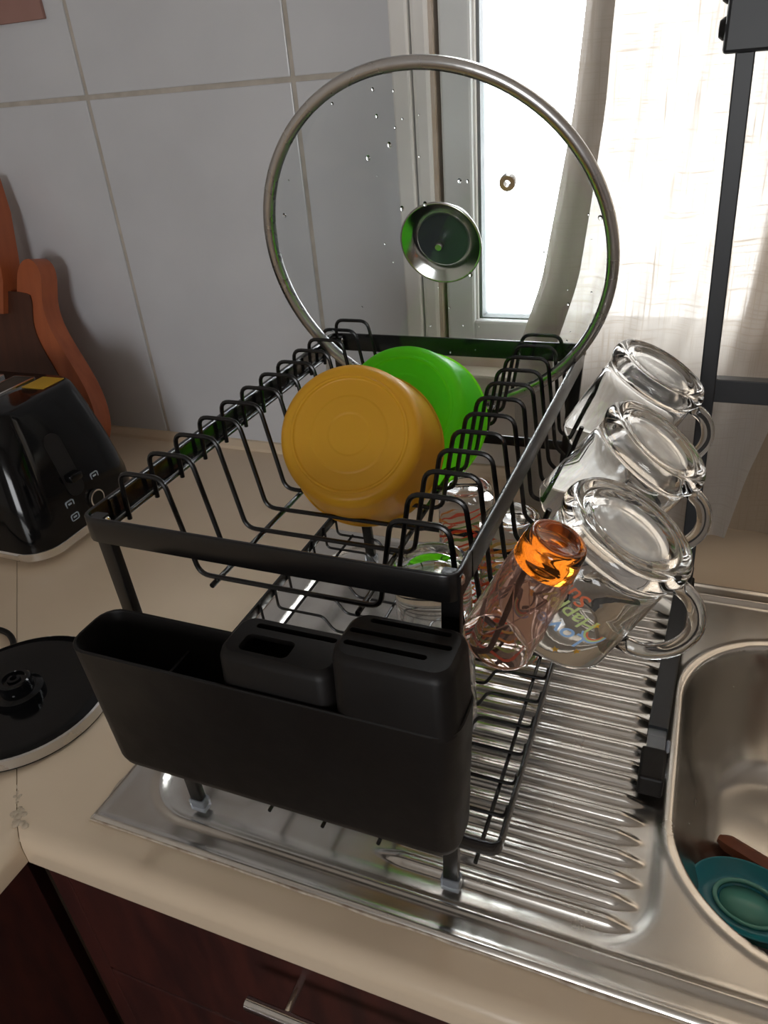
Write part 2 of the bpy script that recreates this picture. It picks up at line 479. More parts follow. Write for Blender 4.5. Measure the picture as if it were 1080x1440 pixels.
wr.box(DX0, DX1, RY0 - T, RY0, RZ0, DZ0).box(DX0, DX1, RY0 - T, RY0, DZ1, RZ1)
structure(wr.build('wall_rear', M['plaster']))
structure(MB().box(RX0 - T, RX1 + T, RY0 - T, WALL_Y + T, RZ1, RZ1 + T).build('ceiling', M['plaster']))
structure(MB().box(RX0 - T, RX1 + T, RY0 - T, WALL_Y + T, RZ0 - T, RZ0).build('floor', M['floor']))
structure(MB().sweep([(RX0, 1.008, 0), (1.2, 1.008, 0)], [(-0.006, 0), (0.012, 0), (0.010, 0.005), (0.001, 0.013), (-0.006, 0.013)], up=(0, 0, 1)).build('trim_1', M['laminate']))

# window over the sink
win = structure(empty('window_1', (WX0, WALL_Y, WZ0)))
def wpart(mb, name, mat, parent=win, **kw):
    mb.xf(Matrix.Translation(-Vector(win.location)))
    return mb.build(name, mat, parent, **kw)


cs = MB()
cs.box(-0.3890, -0.3650, 1.000, WALL_Y + 0.06, 0.150, 1.2, 0.003)
wpart(cs, 'casing', M['white_frame'])
cs = MB().box(-0.3640, -0.3395, 1.004, WALL_Y + 0.06, 0.180, 1.2, 0.006)
fr = wpart(cs, 'outer_frame', M['white_frame'])
wpart(MB().box(-0.3405, -0.3360, 1.007, WALL_Y + 0.05, 0.19, 1.2), 'weather_strip', M['brown_seal'])
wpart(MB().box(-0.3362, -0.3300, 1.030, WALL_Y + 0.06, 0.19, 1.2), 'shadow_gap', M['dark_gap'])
sash = MB()
sash.box(-0.3310, -0.2900, 1.012, 1.06, 0.196, 1.2, 0.004).box(-0.293, WX1, 1.012, 1.06, 0.196, 0.240, 0.004)
wpart(sash, 'sash', M['grey_frame'])
wpart(MB().box(-0.2905, -0.2870, 1.018, 1.05, 0.238, 1.2, 0.001), 'glazing_bead', M['white_frame'])
wpart(MB().box(-0.2872, -0.2828, 1.024, 1.05, 0.238, 1.2).box(-0.2870, WX1, 1.024, 1.05, 0.238, 0.2418), 'glazing_seal', M['grey_seal'])
wpart(MB().box(-0.2840, WX1, 1.040, 1.043, 0.238, 1.2), 'pane', M['pane'])
wpart(MB().box(-0.365, WX1, 0.990, WALL_Y + 0.06, 0.180, 0.198, 0.002), 'lower_frame', M['brown_seal'])
wpart(MB().box(-0.395, WX1 + 0.03, 0.955, WALL_Y + 0.06, 0.154, 0.181, 0.004), 'sill', M['sill'])
wpart(MB().box(WX1 - 0.02, WX1 + 0.05, 1.000, WALL_Y + 0.06, 0.15, 1.2, 0.003).box(WX0, WX1 + 0.05, 1.0, WALL_Y + 0.06, 1.15, 1.2, 0.003), 'casing', M['white_frame'])

# pink card on the tiles, top left
MB().box(-1.04, -0.9135, WALL_Y - 0.007, WALL_Y - 0.0012, 0.653, 0.80, 0.001).build('wall_card', M['pink_card'])
tag(bpy.data.objects['wall_card'], 'dusty pink card hung on the white tiles in the upper left corner', 'card')

# ------------------------------------------------------------------ worktops and cabinets
CF = 0.256            # worktop front line (y)
CX = -0.495           # front line of the return (x)
SX0, SX1, SY0, SY1 = -0.445, 0.86, 0.2925, 0.7945    # sink outline
TH = 0.036
def nose(n=8, r=0.017):
    """rounded front edge section as (distance behind front line, z)"""
    pts = [(0.09, -TH), (0.004, -TH)]
    pts.append((0.0, -TH + 0.003))
    for k in range(n + 1):
        a = PI / 2 * k / n
        pts.append((r - r * math.cos(a), -r + r * math.sin(a)))
    return pts


wt = MB()
# front strip, mitred on the left: x = CX - (y - CF)
sec = nose() + [(SY0 + 0.012 - CF, 0.0), (SY0 + 0.012 - CF, -TH)]
sec = [p for p in sec if p != (0.09, -TH)]
ring0 = [(CX - d + 0.0006, CF + d, z) for d, z in sec]; ring1 = [(RX1, CF + d, z) for d, z in sec]
wt.loft([ring0, ring1])
def slab(poly):  # polygon on the top
    wt.prism(poly, -TH, 0.0)


mitre = lambda y: CX - (y - CF) + 0.0006
slab([(mitre(SY0 + 0.012), SY0 + 0.012), (SX0 + 0.012, SY0 + 0.012), (SX0 + 0.012, SY1 - 0.012), (mitre(SY1 - 0.012), SY1 - 0.012)])
slab([(mitre(SY1 - 0.012), SY1 - 0.012), (RX1, SY1 - 0.012), (RX1, WALL_Y), (mitre(WALL_Y), WALL_Y)])
slab([(SX1 - 0.012, SY0 + 0.012), (RX1, SY0 + 0.012), (RX1, SY1 - 0.012), (SX1 - 0.012, SY1 - 0.012)])
worktop = wt.build('worktop', M['laminate'], smooth=True, sharp=40)
tag(worktop, 'cream laminate worktop holding the steel sink, with a rounded front edge', 'worktop')
# clump of old sealant where the two worktops meet
sb = MB()
for i in range(60):
    t = random.random() ** 1.5 * 0.8; x = CX - 0.004 - 0.052 * t + random.uniform(-0.005, 0.005) * (1 - t); y = CF + 0.006 + 0.05 * t + random.uniform(-0.005, 0.005) * (1 - t)
    r = random.uniform(0.002, 0.0045) * (1.15 - t)
    mtx = Matrix.Translation((x, y, -0.0085 if (y - CF) < 0.012 else -0.0006)) @ Matrix.Diagonal((r, r * random.uniform(0.6, 1.3), r * 0.45, 1))
    sb2 = MB().lathe([(0, -1), (0.7, -0.7), (1, 0), (0.7, 0.7), (0, 1)], 8).xf(mtx)
    sb.add(sb2.v, sb2.f)
sb.build('sealant_lump', M['sealant_pale'], worktop, smooth=True)

wt = MB()
sec2 = nose()
sec2 = [p for p in sec2 if p != (0.09, -TH)] + [(0.75, 0.0), (0.75, -TH)]
# runs toward the camera along x = CX, mitred at the corner
ringA = [(CX - d - 0.0006, CF + d, z) for d, z in sec2]; ringB = [(CX - d, -0.9, z) for d, z in sec2]
wt.loft([ringA, ringB])
ret = wt.build('worktop', M['laminate'], smooth=True, sharp=40)
tag(ret, 'cream laminate worktop left of the mitred seam, running toward the viewer', 'worktop')

cab = empty('base_cabinet', (CX, CF + 0.02, -0.9))
def cpart(mb, name, mat, par=None, root=cab, **kw):
    mb.xf(Matrix.Translation(-Vector(root.location)))
    return mb.build(name, mat, par or root, **kw)


carc = MB().box(CX + 0.0, RX1 - 0.01, CF + 0.03, CF + 0.045, -0.88, -TH - 0.001)
carc.box(CX + 0.0, CX + 0.018, CF + 0.045, WALL_Y - 0.02, -0.88, -TH - 0.001)
cpart(carc, 'carcass', M['wood_red'])
cpart(MB().box(CX + 0.0, CX + 0.0235, CF + 0.012, CF + 0.03, -0.88, -TH - 0.003, 0.001), 'filler_panel', M['wood_red'])
dr = cpart(MB().box(CX + 0.0265, 0.16, CF + 0.010, CF + 0.029, -0.205, -TH - 0.003, 0.002), 'drawer_front', M['wood_red'])
HY_, HZ_ = 0.234, -0.0730
hh = cpart(MB().tube([(-0.2627, HY_, HZ_), (-0.02, HY_, HZ_)], 0.0055, 12), 'handle', M['chrome'], dr, smooth=True, sharp=40)
for px_ in (-0.2290, -0.055):
    cpart(MB().tube([(px_, CF + 0.011, HZ_), (px_, HY_ + 0.003, HZ_)], 0.0035, 10), 'handle_post', M['chrome'], dr, smooth=True, sharp=40)
cpart(MB().box(CX + 0.0265, 0.16, CF + 0.010, CF + 0.029, -0.86, -0.208, 0.002), 'door', M['wood_red'])
cpart(MB().box(0.163, 0.8, CF + 0.010, CF + 0.029, -0.86, -TH - 0.003, 0.002), 'door', M['wood_red'])
tag(cab, 'dark red wooden base cabinet under the sink with a steel bar handle', 'cabinet')
cab2 = empty('base_cabinet', (CX - 0.03, CF, -0.9))
cpart(MB().box(CX - 0.045, CX - 0.03, -0.88, CF + 0.026, -0.88, -TH - 0.001), 'carcass', M['wood_red'], root=cab2)
cpart(MB().box(CX - 0.03, CX - 0.012, -0.35, CF + 0.006, -0.86, -TH - 0.003, 0.002), 'door', M['wood_red'], root=cab2)
tag(cab2, 'dark red wooden base cabinet under the left worktop, at the bottom left corner', 'cabinet')


# ------------------------------------------------------------------ stainless steel sink (one pressed sheet)
def smooth01(t):
    t = max(0.0, min(1.0, t)); return t * t * (3 - 2 * t)


def rr_sdf(x, y, x0, x1, y0, y1, r):
    cx, cy = (x0 + x1) / 2, (y0 + y1) / 2
    qx = abs(x - cx) - (x1 - x0) / 2 + r; qy = abs(y - cy) - (y1 - y0) / 2 + r
    return math.hypot(max(qx, 0), max(qy, 0)) + min(max(qx, qy), 0) - r


BOWL = (0.0315, 0.42, 0.352, 0.704, 0.105)
BDEP = 0.150
RIDGES = [0.3465 + 0.0189 * k for k in range(21)]
def sink_z(x, y):
    z = 0.0028
    e = min(x - SX0, SX1 - x, y - SY0, SY1 - y)
    if e < 0.004: z -= 0.0030 * (1 - e / 0.004) ** 2
    # raised outer bead then a step down
    d_in = rr_sdf(x, y, -0.414, 0.80, 0.318, 0.770, 0.055)
    z += 0.0016 * math.exp(-((e - 0.0045) / 0.003) ** 2)
    z += 0.0022 * math.exp(-((d_in - 0.000) / 0.0035) ** 2)
    z -= 0.0030 * smooth01(-(d_in) / 0.010)
    # drainer with pressed ridges
    d2 = rr_sdf(x, y, -0.408, 0.030, 0.324, 0.764, 0.05)
    z -= 0.0020 * smooth01(-d2 / 0.012)
    if -0.24 < x < 0.024 and 0.33 < y < 0.75:
        for ry in RIDGES:
            dy = abs(y - ry)
            if dy < 0.0095:
                endx = 0.017 - 0.004 * ((ry * 97) % 1)
                w = smooth01((endx - x) / 0.022) * smooth01((x + 0.195) / 0.03)
                half = 0.0072 * (0.35 + 0.65 * w)
                if dy < half: z += 0.0058 * w * min(1.0, 1.5 * (math.cos(PI * dy / half) * 0.5 + 0.5))
    b = rr_sdf(x, y, *BOWL)
    if b < 0.010:
        z += 0.0008 * math.exp(-((b - 0.006) / 0.003) ** 2)
    if b < 0:
        t = -b
        # rolled lip, steep wall, curved floor
        if t < 0.075:
            q = t / 0.075
            zz = -BDEP * (1 - (1 - q) ** 3.4) * smooth01(q * 10.0)
        else:
            zz = -BDEP
        z = z + zz - 0.004 * smooth01((t - 0.04) / 0.1)
    return z


def grid(a, b, n): return [a + (b - a) * i / n for i in range(n + 1)]


xs = grid(SX0, 0.03, 160) + grid(0.03, 0.09, 44)[1:] + grid(0.09, 0.36, 60)[1:] + grid(0.36, 0.44, 30)[1:] + grid(0.44, SX1, 60)[1:]
ys = grid(SY0, 0.325, 26) + grid(0.325, 0.75, 240)[1:] + grid(0.75, SY1, 24)[1:]
ORG = Vector((SX0, SY0, 0))
vs = [(x - ORG.x, y - ORG.y, sink_z(x, y)) for y in ys for x in xs]
nx = len(xs)
fs = [(j * nx + i, j * nx + i + 1, (j + 1) * nx + i + 1, (j + 1) * nx + i) for j in range(len(ys) - 1) for i in range(nx - 1)]
sink_me = bpy.data.meshes.new('sink'); sink_me.from_pydata(vs, [], fs); sink_me.shade_smooth(); sink_me.materials.append(M['steel'])
sink = link(bpy.data.objects.new('sink', sink_me)); sink.location = ORG
tag(sink, 'stainless steel sink with a ribbed drainer and rounded bowl, set in the worktop', 'sink')
# ragged sealant bead along the front and left edge
bd = MB()
def bead(p0, p1, n, off):
    p0 = Vector(p0); p1 = Vector(p1); path_o = []
    for i in range(n + 1):
        t = i / n; p = p0.lerp(p1, t)
        w = 0.0012 + 0.0036 * max(0, noise.noise(Vector((t * 38, 3.1, off)))+ 0.25) * smooth01(t * 3)
        path_o.append((p, w))
    dirv = (p1 - p0).normalized(); side = Vector((dirv.y, -dirv.x, 0))
    rings = [[p - side * 0.003 + Vector((0, 0, 0.0002)), p - side * 0.003 + Vector((0, 0, 0.0022)), p + side * w * 0.55 + Vector((0, 0, 0.0017)), p + side * w + Vector((0, 0, 0.0002))] for p, w in path_o]
    bd.loft(rings)


bead((0.0, 0.001, 0), (SX1 - SX0, 0.001, 0), 420, 0.3)
bead((0.001, SY1 - SY0, 0), (0.001, 0.0, 0), 140, 5.3)
bd.build('sealant_bead', M['sealant'], sink)

# ------------------------------------------------------------------ dish rack
ZT = 0.305
LX, RXR, FY, BY = -0.3785, -0.1060, 0.328, 0.738
RXB = -0.0985   # right side at the back      # outer frame
rack = empty('dish_rack', (-0.235, 0.533, 0.002))
ROFF = Matrix.Translation(-Vector(rack.location))
def rpart(mb, name, mat=None, par=None, smooth=False, sharp=40):
    mb.xf(ROFF)
    return mb.build(name, mat or M['black_paint'], par or rack, smooth, sharp)


def flat(path, w, t, up=(0, 0, 1)):
    mb = MB()
    mb.sweep(path, rrect(t, w, min(t, w) * 0.3, 2), up=up)
    return mb


RH = 0.0195
zc = ZT - RH / 2
rpart(flat(fillet([(LX + 0.0018, FY + 0.03, zc), (LX + 0.0018, FY, zc), (RXR - 0.0018, FY, zc), (RXR - 0.0018, FY + 0.03, zc)], 0.010), RH, 0.0032), 'front_rail', smooth=True)
rpart(flat(fillet([(LX + 0.0018, BY - 0.03, zc), (LX + 0.0018, BY, zc), (RXB - 0.0018, BY, zc), (RXB - 0.0024, BY - 0.03, zc)], 0.010), RH, 0.0032), 'back_rail', smooth=True)
rpart(MB().sweep([(LX + 0.0018, FY + 0.026, zc), (LX + 0.0018, BY - 0.026, zc)], rrect(0.0062, RH, 0.0030, 6), up=(0, 0, 1)), 'side_rail', M['black_gloss_paint'], smooth=True)
rpart(flat([(RXR - 0.0013, FY + 0.028, zc), (RXB - 0.0023, BY - 0.028, zc)], RH, 0.0030), 'side_rail', smooth=True)
rpart(MB().tube([(LX + 0.0068, FY + 0.006, ZT - 0.0185), (LX + 0.0068, BY - 0.006, ZT - 0.0185)], 0.0017, 10), 'support_rod', M['black_gloss_paint'], smooth=True)
rpart(MB().tube([(RXR - 0.0065, FY + 0.012, ZT - 0.020), (RXB - 0.0065, BY - 0.012, ZT - 0.020)], 0.0021, 10), 'support_rod', smooth=True)
# legs with clear foot caps
for nm, tx, bx, y in (('a', LX + 0.0108, -0.3545, FY + 0.007), ('b', RXR - 0.006, -0.1225, FY + 0.007), ('c', LX + 0.0108, -0.3535, BY - 0.007), ('d', RXB - 0.006, -0.1225, BY - 0.007)):
    lg = MB().sweep([(tx, y, ZT - 0.002), (bx, y, 0.006)], rrect(0.0120, 0.0075, 0.0012, 2), up=(0, 1, 0))
    leg = rpart(lg, 'leg', smooth=True)
    cp = MB().box(bx - 0.0075, bx + 0.0075, y - 0.0053, y + 0.0053, 0.0015, 0.0150, 0.0012)
    rpart(cp, 'foot_cap', M['clear_plastic'], leg)
    rv = MB().lathe([(0, 0.0012), (0.0020, 0.001), (0.0034, 0.0), (0, 0)], 14)
    fx = tx + 0.0061
    rv.xf(Matrix.Translation((fx, y, ZT - 0.0065)) @ Matrix.Rotation(PI / 2, 4, 'Y'))
    rpart(rv, 'rivet', M['chrome'], leg, True)
# crossbars between the legs
rpart(flat([(-0.3555, BY - 0.002, 0.193), (-0.1145, BY - 0.002, 0.193)], 0.011, 0.003), 'crossbar', smooth=True)
rpart(flat([(-0.3555, FY + 0.003, 0.193), (-0.1145, FY + 0.003, 0.193)], 0.011, 0.003), 'crossbar', smooth=True)
# base rods below the plate wires
rpart(MB().tube([(-0.3045, FY + 0.030, 0.2385), (-0.3045, BY - 0.012, 0.2385)], 0.0021, 8), 'base_rod', smooth=True)
rpart(MB().tube([(-0.1880, FY + 0.030, 0.2385), (-0.1880, BY - 0.012, 0.2385)], 0.0021, 8), 'base_rod', smooth=True)
# plate wires
WY = [0.3634 + 0.03345 * k for k in range(12)]
HOOKS = {0, 2, 6, 10}
for k, y in enumerate(WY):
    p = [(-0.3693, y, 0.2830), (-0.3675, y, 0.3215), (-0.3300, y, 0.3215), (-0.3170, y, 0.2432), (-0.1730, y, 0.2432), (-0.1605, y, 0.3140), (-0.1225, y, 0.3140)]
    if k in HOOKS:
        p += [(-0.1145, y, 0.2245), (-0.0985, y, 0.2225), (-0.0750, y, 0.2950)]
    else:
        p += [(-0.1125, y, 0.2260), (-0.1035, y, 0.2180)]
    rpart(MB().tube(fillet(p, 0.009, 5), 0.0019, 8), 'plate_wire', smooth=True)

# lower tray
TX0, TX1, TF, TB, TZ = -0.4015, -0.0850, 0.3335, 0.742, 0.0700
tl = flat(fillet([((TX0 + TX1) / 2, TF, TZ - 0.007), (TX1, TF, TZ - 0.007), (TX1, TB, TZ - 0.007), (TX0, TB, TZ - 0.007), (TX0, TF, TZ - 0.007), ((TX0 + TX1) / 2, TF, TZ - 0.007)], 0.008), 0.013, 0.003)
tray = rpart(tl, 'lower_tray', smooth=True)
for k in range(12):
    y = 0.3770 + 0.0320 * k
    p = [(TX0 + 0.003, y, TZ), (TX0 + 0.004, y, 0.040), (-0.342, y, 0.040), (-0.330, y, 0.0225), (-0.150, y, 0.0225), (-0.138, y, 0.0445), (-0.0905, y, 0.0445), (-0.0885, y, 0.058)]
    rpart(MB().tube(fillet(p, 0.006, 4), 0.0016, 7), 'tray_wire', par=tray, smooth=True)
for x, z in ((-0.1025, 0.0412), (-0.3800, 0.0368), (-0.235, 0.0192), (-0.285, 0.0192), (-0.185, 0.0192)):
    rpart(MB().tube([(x, TF + 0.006, z), (x, TB - 0.006, z)], 0.0017, 7), 'tray_rod', par=tray, smooth=True)
rpart(MB().tube([(-0.1025, TF + 0.01, 0.0412), (-0.1025, TF + 0.0005, 0.0412)], 0.0017, 7), 'tray_rod', par=tray, smooth=True)
tag(rack, 'black steel wire dish rack with two tiers standing on the drainer', 'dish rack')

# ------------------------------------------------------------------ cutlery holder
hold = empty('cutlery_holder', (-0.232, 0.300, 0.115))
HOFF = Matrix.Translation(-Vector(hold.location))
HX0, HX1, HY0, HY1, HZ0, HZ1 = -0.3715, -0.0935, 0.2745, 0.3225, 0.1150, 0.2330
def hpart(mb, name, mat=None, par=None, smooth=True, sharp=35):
    mb.xf(HOFF); return mb.build(name, mat or M['black_plastic'], par or hold, smooth, sharp)


def rr3(x0, x1, y0, y1, r, z, seg=5):
    return [(x, y, z) for x, y in rrect(x1 - x0, y1 - y0, r, seg, (x0 + x1) / 2, (y0 + y1) / 2)]


tp = 0.0045
rings = [rr3(HX0 + 0.010, HX1 - 0.010, HY0 + 0.010, HY1 - 0.006, 0.010, HZ0),
         rr3(HX0 + 0.0065, HX1 - 0.0065, HY0 + 0.0065, HY1 - 0.003, 0.013, HZ0 + 0.003),
         rr3(HX0 + tp, HX1 - tp, HY0 + tp, HY1 - 0.002, 0.014, HZ0 + 0.010),
         rr3(HX0, HX1, HY0, HY1, 0.016, HZ1 - 0.003), rr3(HX0 - 0.0003, HX1 + 0.0003, HY0 - 0.0003, HY1 + 0.0003, 0.016, HZ1 - 0.001),
         rr3(HX0 + 0.0005, HX1 - 0.0005, HY0 + 0.0005, HY1 - 0.0005, 0.0155, HZ1),
         rr3(HX0 + 0.0018, HX1 - 0.0018, HY0 + 0.0018, HY1 - 0.0018, 0.0145, HZ1 - 0.0003),
         rr3(HX0 + 0.0024, HX1 - 0.0024, HY0 + 0.0024, HY1 - 0.0024, 0.014, HZ1 - 0.002),
         rr3(HX0 + tp + 0.002, HX1 - tp - 0.002, HY0 + tp + 0.002, HY1 - 0.0045, 0.012, HZ0 + 0.006)]
hpart(MB().loft(rings), 'trough')
hpart(MB().box(-0.3045, -0.3025, HY0 + 0.006, HY1 - 0.005, HZ0 + 0.006, HZ1 - 0.022), 'divider', smooth=False)
for hx_ in (-0.340, -0.130):
    hpart(MB().box(hx_ - 0.010, hx_ + 0.010, HY1 - 0.001, FY + 0.0065, 0.199, 0.206, 0.001), 'hook', smooth=False)


def slotted(x0, x1, y0, y1, zb, ztop, r, slots, name):
    """raised insert: rounded block whose top is a plate pierced by slots"""
    rg = [rr3(x0, x1, y0, y1, r, zb), rr3(x0 + 0.001, x1 - 0.001, y0 + 0.0012, y1 - 0.001, r, ztop - 0.006),
          rr3(x0 + 0.0022, x1 - 0.0022, y0 + 0.0028, y1 - 0.002, r, ztop - 0.0018), rr3(x0 + 0.0045, x1 - 0.0045, y0 + 0.0055, y1 - 0.0042, r * 0.85, ztop)]
    shell = MB().loft(rg, cap0=False, cap1=False)
    # top plate with holes, triangulated fill
    bm = bmesh.new()
    loops = [[(x, y) for x, y, z in rg[-1]]] + [rrect(w, h_, rr_, 4, cx, cy) for cx, cy, w, h_, rr_ in slots]
    edges = []
    for lp in loops:
        vv = [bm.verts.new((x, y, ztop)) for x, y in lp]
        for i in range(len(vv)): edges.append(bm.edges.new((vv[i], vv[(i + 1) % len(vv)])))
    bmesh.ops.triangle_fill(bm, use_beauty=True, edges=edges)
    bm.verts.index_update()
    shell.add([v.co.copy() for v in bm.verts], [[v.index for v in f.verts] for f in bm.faces]); bm.free()
    for cx, cy, w, h_, rr_ in slots:      # slot walls
        a = [(x, y, ztop) for x, y in rrect(w, h_, rr_, 4, cx, cy)]; b_ = [(x, y, ztop - 0.004) for x, y, _ in a]
        shell.loft([a, b_], cap0=False, cap1=False)
    o = hpart(shell, name)
    # dark inside
    return o


AX0, AX1 = -0.2500, -0.1690
slotted(AX0, AX1, HY0 + 0.0028, HY1 - 0.0028, HZ1 - 0.012, 0.2560, 0.010, [(-0.207, 0.3095, 0.056, 0.0045, 0.002), (-0.2190, 0.2935, 0.034, 0.0155, 0.004)], 'slotted_insert')
slotted(AX1 - 0.001, HX1 - 0.0015, HY0 + 0.0005, HY1 - 0.0015, HZ1 - 0.004, 0.2755, 0.011, [(-0.131, 0.3125, 0.050, 0.0042, 0.002), (-0.1335, 0.3015, 0.062, 0.0042, 0.002), (-0.1385, 0.2905, 0.050, 0.0042, 0.002)], 'slotted_insert')
tag(hold, 'matte black plastic cutlery holder with slotted inserts hung on the rack front', 'cutlery holder')


# ------------------------------------------------------------------ bowls
def bowl_profile(rb, r1, rr, hh, t):
    """upright bowl, base at z=0, ring groove near the edge of the base"""
    def step(f, za, zb): return [(rb * (f - 0.03), za), (rb * (f - 0.006), za), (rb * (f + 0.006), zb), (rb * (f + 0.03), zb)]
    o = [(0, 0.0014), (rb * 0.06, 0.0014)] + step(0.34, 0.0014, 0.0011) + step(0.62, 0.0011, 0.0014) + [(rb * 0.80, 0.0014), (rb * 0.880, 0.0014), (rb * 0.900, 0.0012), (rb * 0.915, 0.0000), (rb * 0.945, 0.0000), (rb * 0.960, 0.0009), (rb * 0.975, 0.0010), (rb * 1.0, 0.0010)]
    c = r1 - rb; ch = 0.013
    for k in range(1, 9):
        a = PI / 2 * k / 8
        o.append((rb + c * math.sin(a), 0.0010 + ch * (1 - math.cos(a))))
    z0 = o[-1][1]
    for k in range(1, 9):
        f = k / 8
        o.append((r1 + (rr - r1) * (f ** 0.9), z0 + (hh - z0) * f))
    o += [(rr + 0.0016, hh), (rr + 0.0016, hh + 0.002), (rr - t, hh + 0.002)]
    inner = [(rr - t, hh - 0.002)]
    for k in range(7, -1, -1):
        f = k / 8
        inner.append((r1 + (rr - r1) * (f ** 0.9) - t, z0 + (hh - z0) * f))
    for k in range(7, -1, -1):
        a = PI / 2 * k / 8
        inner.append((rb + (c - t) * math.sin(a), t + 0.0010 + ch * (1 - math.cos(a))))
    inner.append((0, t + 0.002))
    return o + inner


def put(o, loc, zdir, xhint): o.matrix_world = frame_mtx(loc, zdir, xhint); return o


yb = MB().lathe(bowl_profile(0.0475, 0.0560, 0.0640, 0.070, 0.0022), 72).build('plastic_bowl', M['yellow'], None, True, 50)
nY = Vector((0.179, -0.795, 0.579))
put(yb, Vector((-0.2322, 0.4621, 0.3201)), -nY, (1, 0, 0))
tag(yb, 'yellow plastic bowl leaning in the rack with its round base facing out', 'bowl')
gb = MB().lathe(bowl_profile(0.0475, 0.0560, 0.0645, 0.070, 0.0022), 72).build('plastic_bowl', M['green'], None, True, 50)
nG = Vector((0.10, -0.83, 0.55))
put(gb, Vector((-0.2270, 0.5560, 0.3030)), -nG, (1, 0, 0))
tag(gb, 'translucent green plastic bowl with embossed sides, behind the yellow bowl', 'bowl')

# ------------------------------------------------------------------ glass lid
LIDC = Vector((-0.2314, 0.6644, 0.4013)); LR = 0.1655
ph = math.radians(-14.63)
nL = Vector((0, -math.cos(ph), math.sin(ph)))        # toward the viewer
lid = empty('pan_cover'); lid.matrix_world = frame_mtx(LIDC, -nL, (1, 0, 0))   # local +z = away from the viewer
DOME = 0.026
def dome_z(r): return DOME * (1 - (r / (LR - 0.006)) ** 2)
Rg = LR - 0.005
prof = [(0, dome_z(0))] + [(Rg * k / 16, dome_z(Rg * k / 16) if k < 16 else 0.0) for k in range(1, 17)]
prof2 = [(r, z + 0.0035) for r, z in reversed(prof)]
MB().lathe(prof + prof2, 96).build('glass_disc', M['lid_glass'], lid, True)
sec = [(0.0045, -0.0035), (0.0052, 0.0), (0.0040, 0.0048), (0.0, 0.0060), (-0.0045, 0.0045), (-0.0052, 0.003), (-0.0050, -0.002), (-0.0020, -0.0042)]
MB().lathe([(LR - 0.0052 + a, b) for a, b in sec], 128, closed=True).build('rim_band', M['rim_steel'], lid, True)
# knob beyond the glass: flared steel skirt with a dark well and screw, grip behind
zk = dome_z(0) + 0.0035
kn = MB().lathe([(0.0385, zk + 0.0006), (0.0397, zk + 0.0014), (0.0393, zk + 0.0030), (0.030, zk + 0.0080), (0.0245, zk + 0.0105), (0.0238, zk + 0.0098), (0.0245, zk + 0.0080), (0.0300, zk + 0.0050), (0.0375, zk + 0.0010)], 64, closed=True)
knob = kn.build('knob_skirt', M['knob_steel'], lid, True)
MB().lathe([(0, zk + 0.0095), (0.0240, zk + 0.0095), (0.0262, zk + 0.013), (0.0270, zk + 0.026), (0.0245, zk + 0.032), (0, zk + 0.033)], 48).build('knob_grip', M['knob_dark'], lid, True, 40)
MB().lathe([(0, zk - 0.006), (0.0030, zk - 0.006), (0.0042, zk - 0.0045), (0.0042, zk + 0.0100), (0, zk + 0.0100)], 24).build('screw', M['chrome'], lid, True, 40)
# steam vent
vx, vyy = 0.0700, -0.0600
rv = math.hypot(vx, vyy)
vt = MB().lathe([(0.0028, -0.0015), (0.0065, -0.0015), (0.0070, 0.001), (0.0065, 0.0055), (0.0028, 0.0055)], 28, closed=True)
vt.xf(Matrix.Translation((vx, vyy, dome_z(rv))))
vent = vt.build('steam_vent', M['rim_steel'], lid, True, 50)
# water droplets on the near face
dp = MB()
for i in range(46):
    a = random.uniform(0, 2 * PI); r = Rg * math.sqrt(random.uniform(0.05, 0.93))
    s = random.choice([0.0006, 0.0008, 0.0009, 0.0012, 0.0020])
    d = MB().lathe([(0, -0.7), (0.6, -0.5), (1, 0.0), (0, 0.05)], 8).xf(Matrix.Translation((r * math.cos(a), r * math.sin(a), dome_z(r) - 0.0001)) @ Matrix.Diagonal((s, s * random.uniform(1, 1.6), s, 1)))
    dp.add(d.v, d.f)
tag(dp.build('water_droplets', M['water'], lid, True), kind='stuff')
tag(lid, 'large round glass pan lid with a steel rim standing upright in the rack', 'lid')


# ------------------------------------------------------------------ glass mugs on the side hooks
def mug_body(r, h_):
    """upright mug, heavy base with concentric rings at z=0"""
    o = [(0, 0.0045), (r * 0.40, 0.0042), (r * 0.60, 0.0036), (r * 0.66, 0.0016), (r * 0.72, 0.0012), (r * 0.76, 0.0026), (r * 0.80, 0.0022), (r * 0.86, 0.0), (r * 0.94, 0.0010), (r * 1.0, 0.0050), (r * 1.015, 0.0090), (r * 0.995, 0.0130),
         (r * 0.955, 0.0160), (r * 0.935, 0.0200), (r * 0.94, 0.030), (r * 0.955, h_ * 0.5), (r * 0.97, h_ - 0.004), (r * 0.975, h_ - 0.001), (r * 0.955, h_)]
    t = 0.0036
    i = [(r * 0.965 - t, h_ - 0.0012), (r * 0.955 - t, h_ * 0.5), (r * 0.93 - t, 0.030), (r * 0.90 - t, 0.020), (r * 0.80 - t, 0.0150), (r * 0.5, 0.0135), (0, 0.0130)]
    return MB().lathe(o + i, 64)


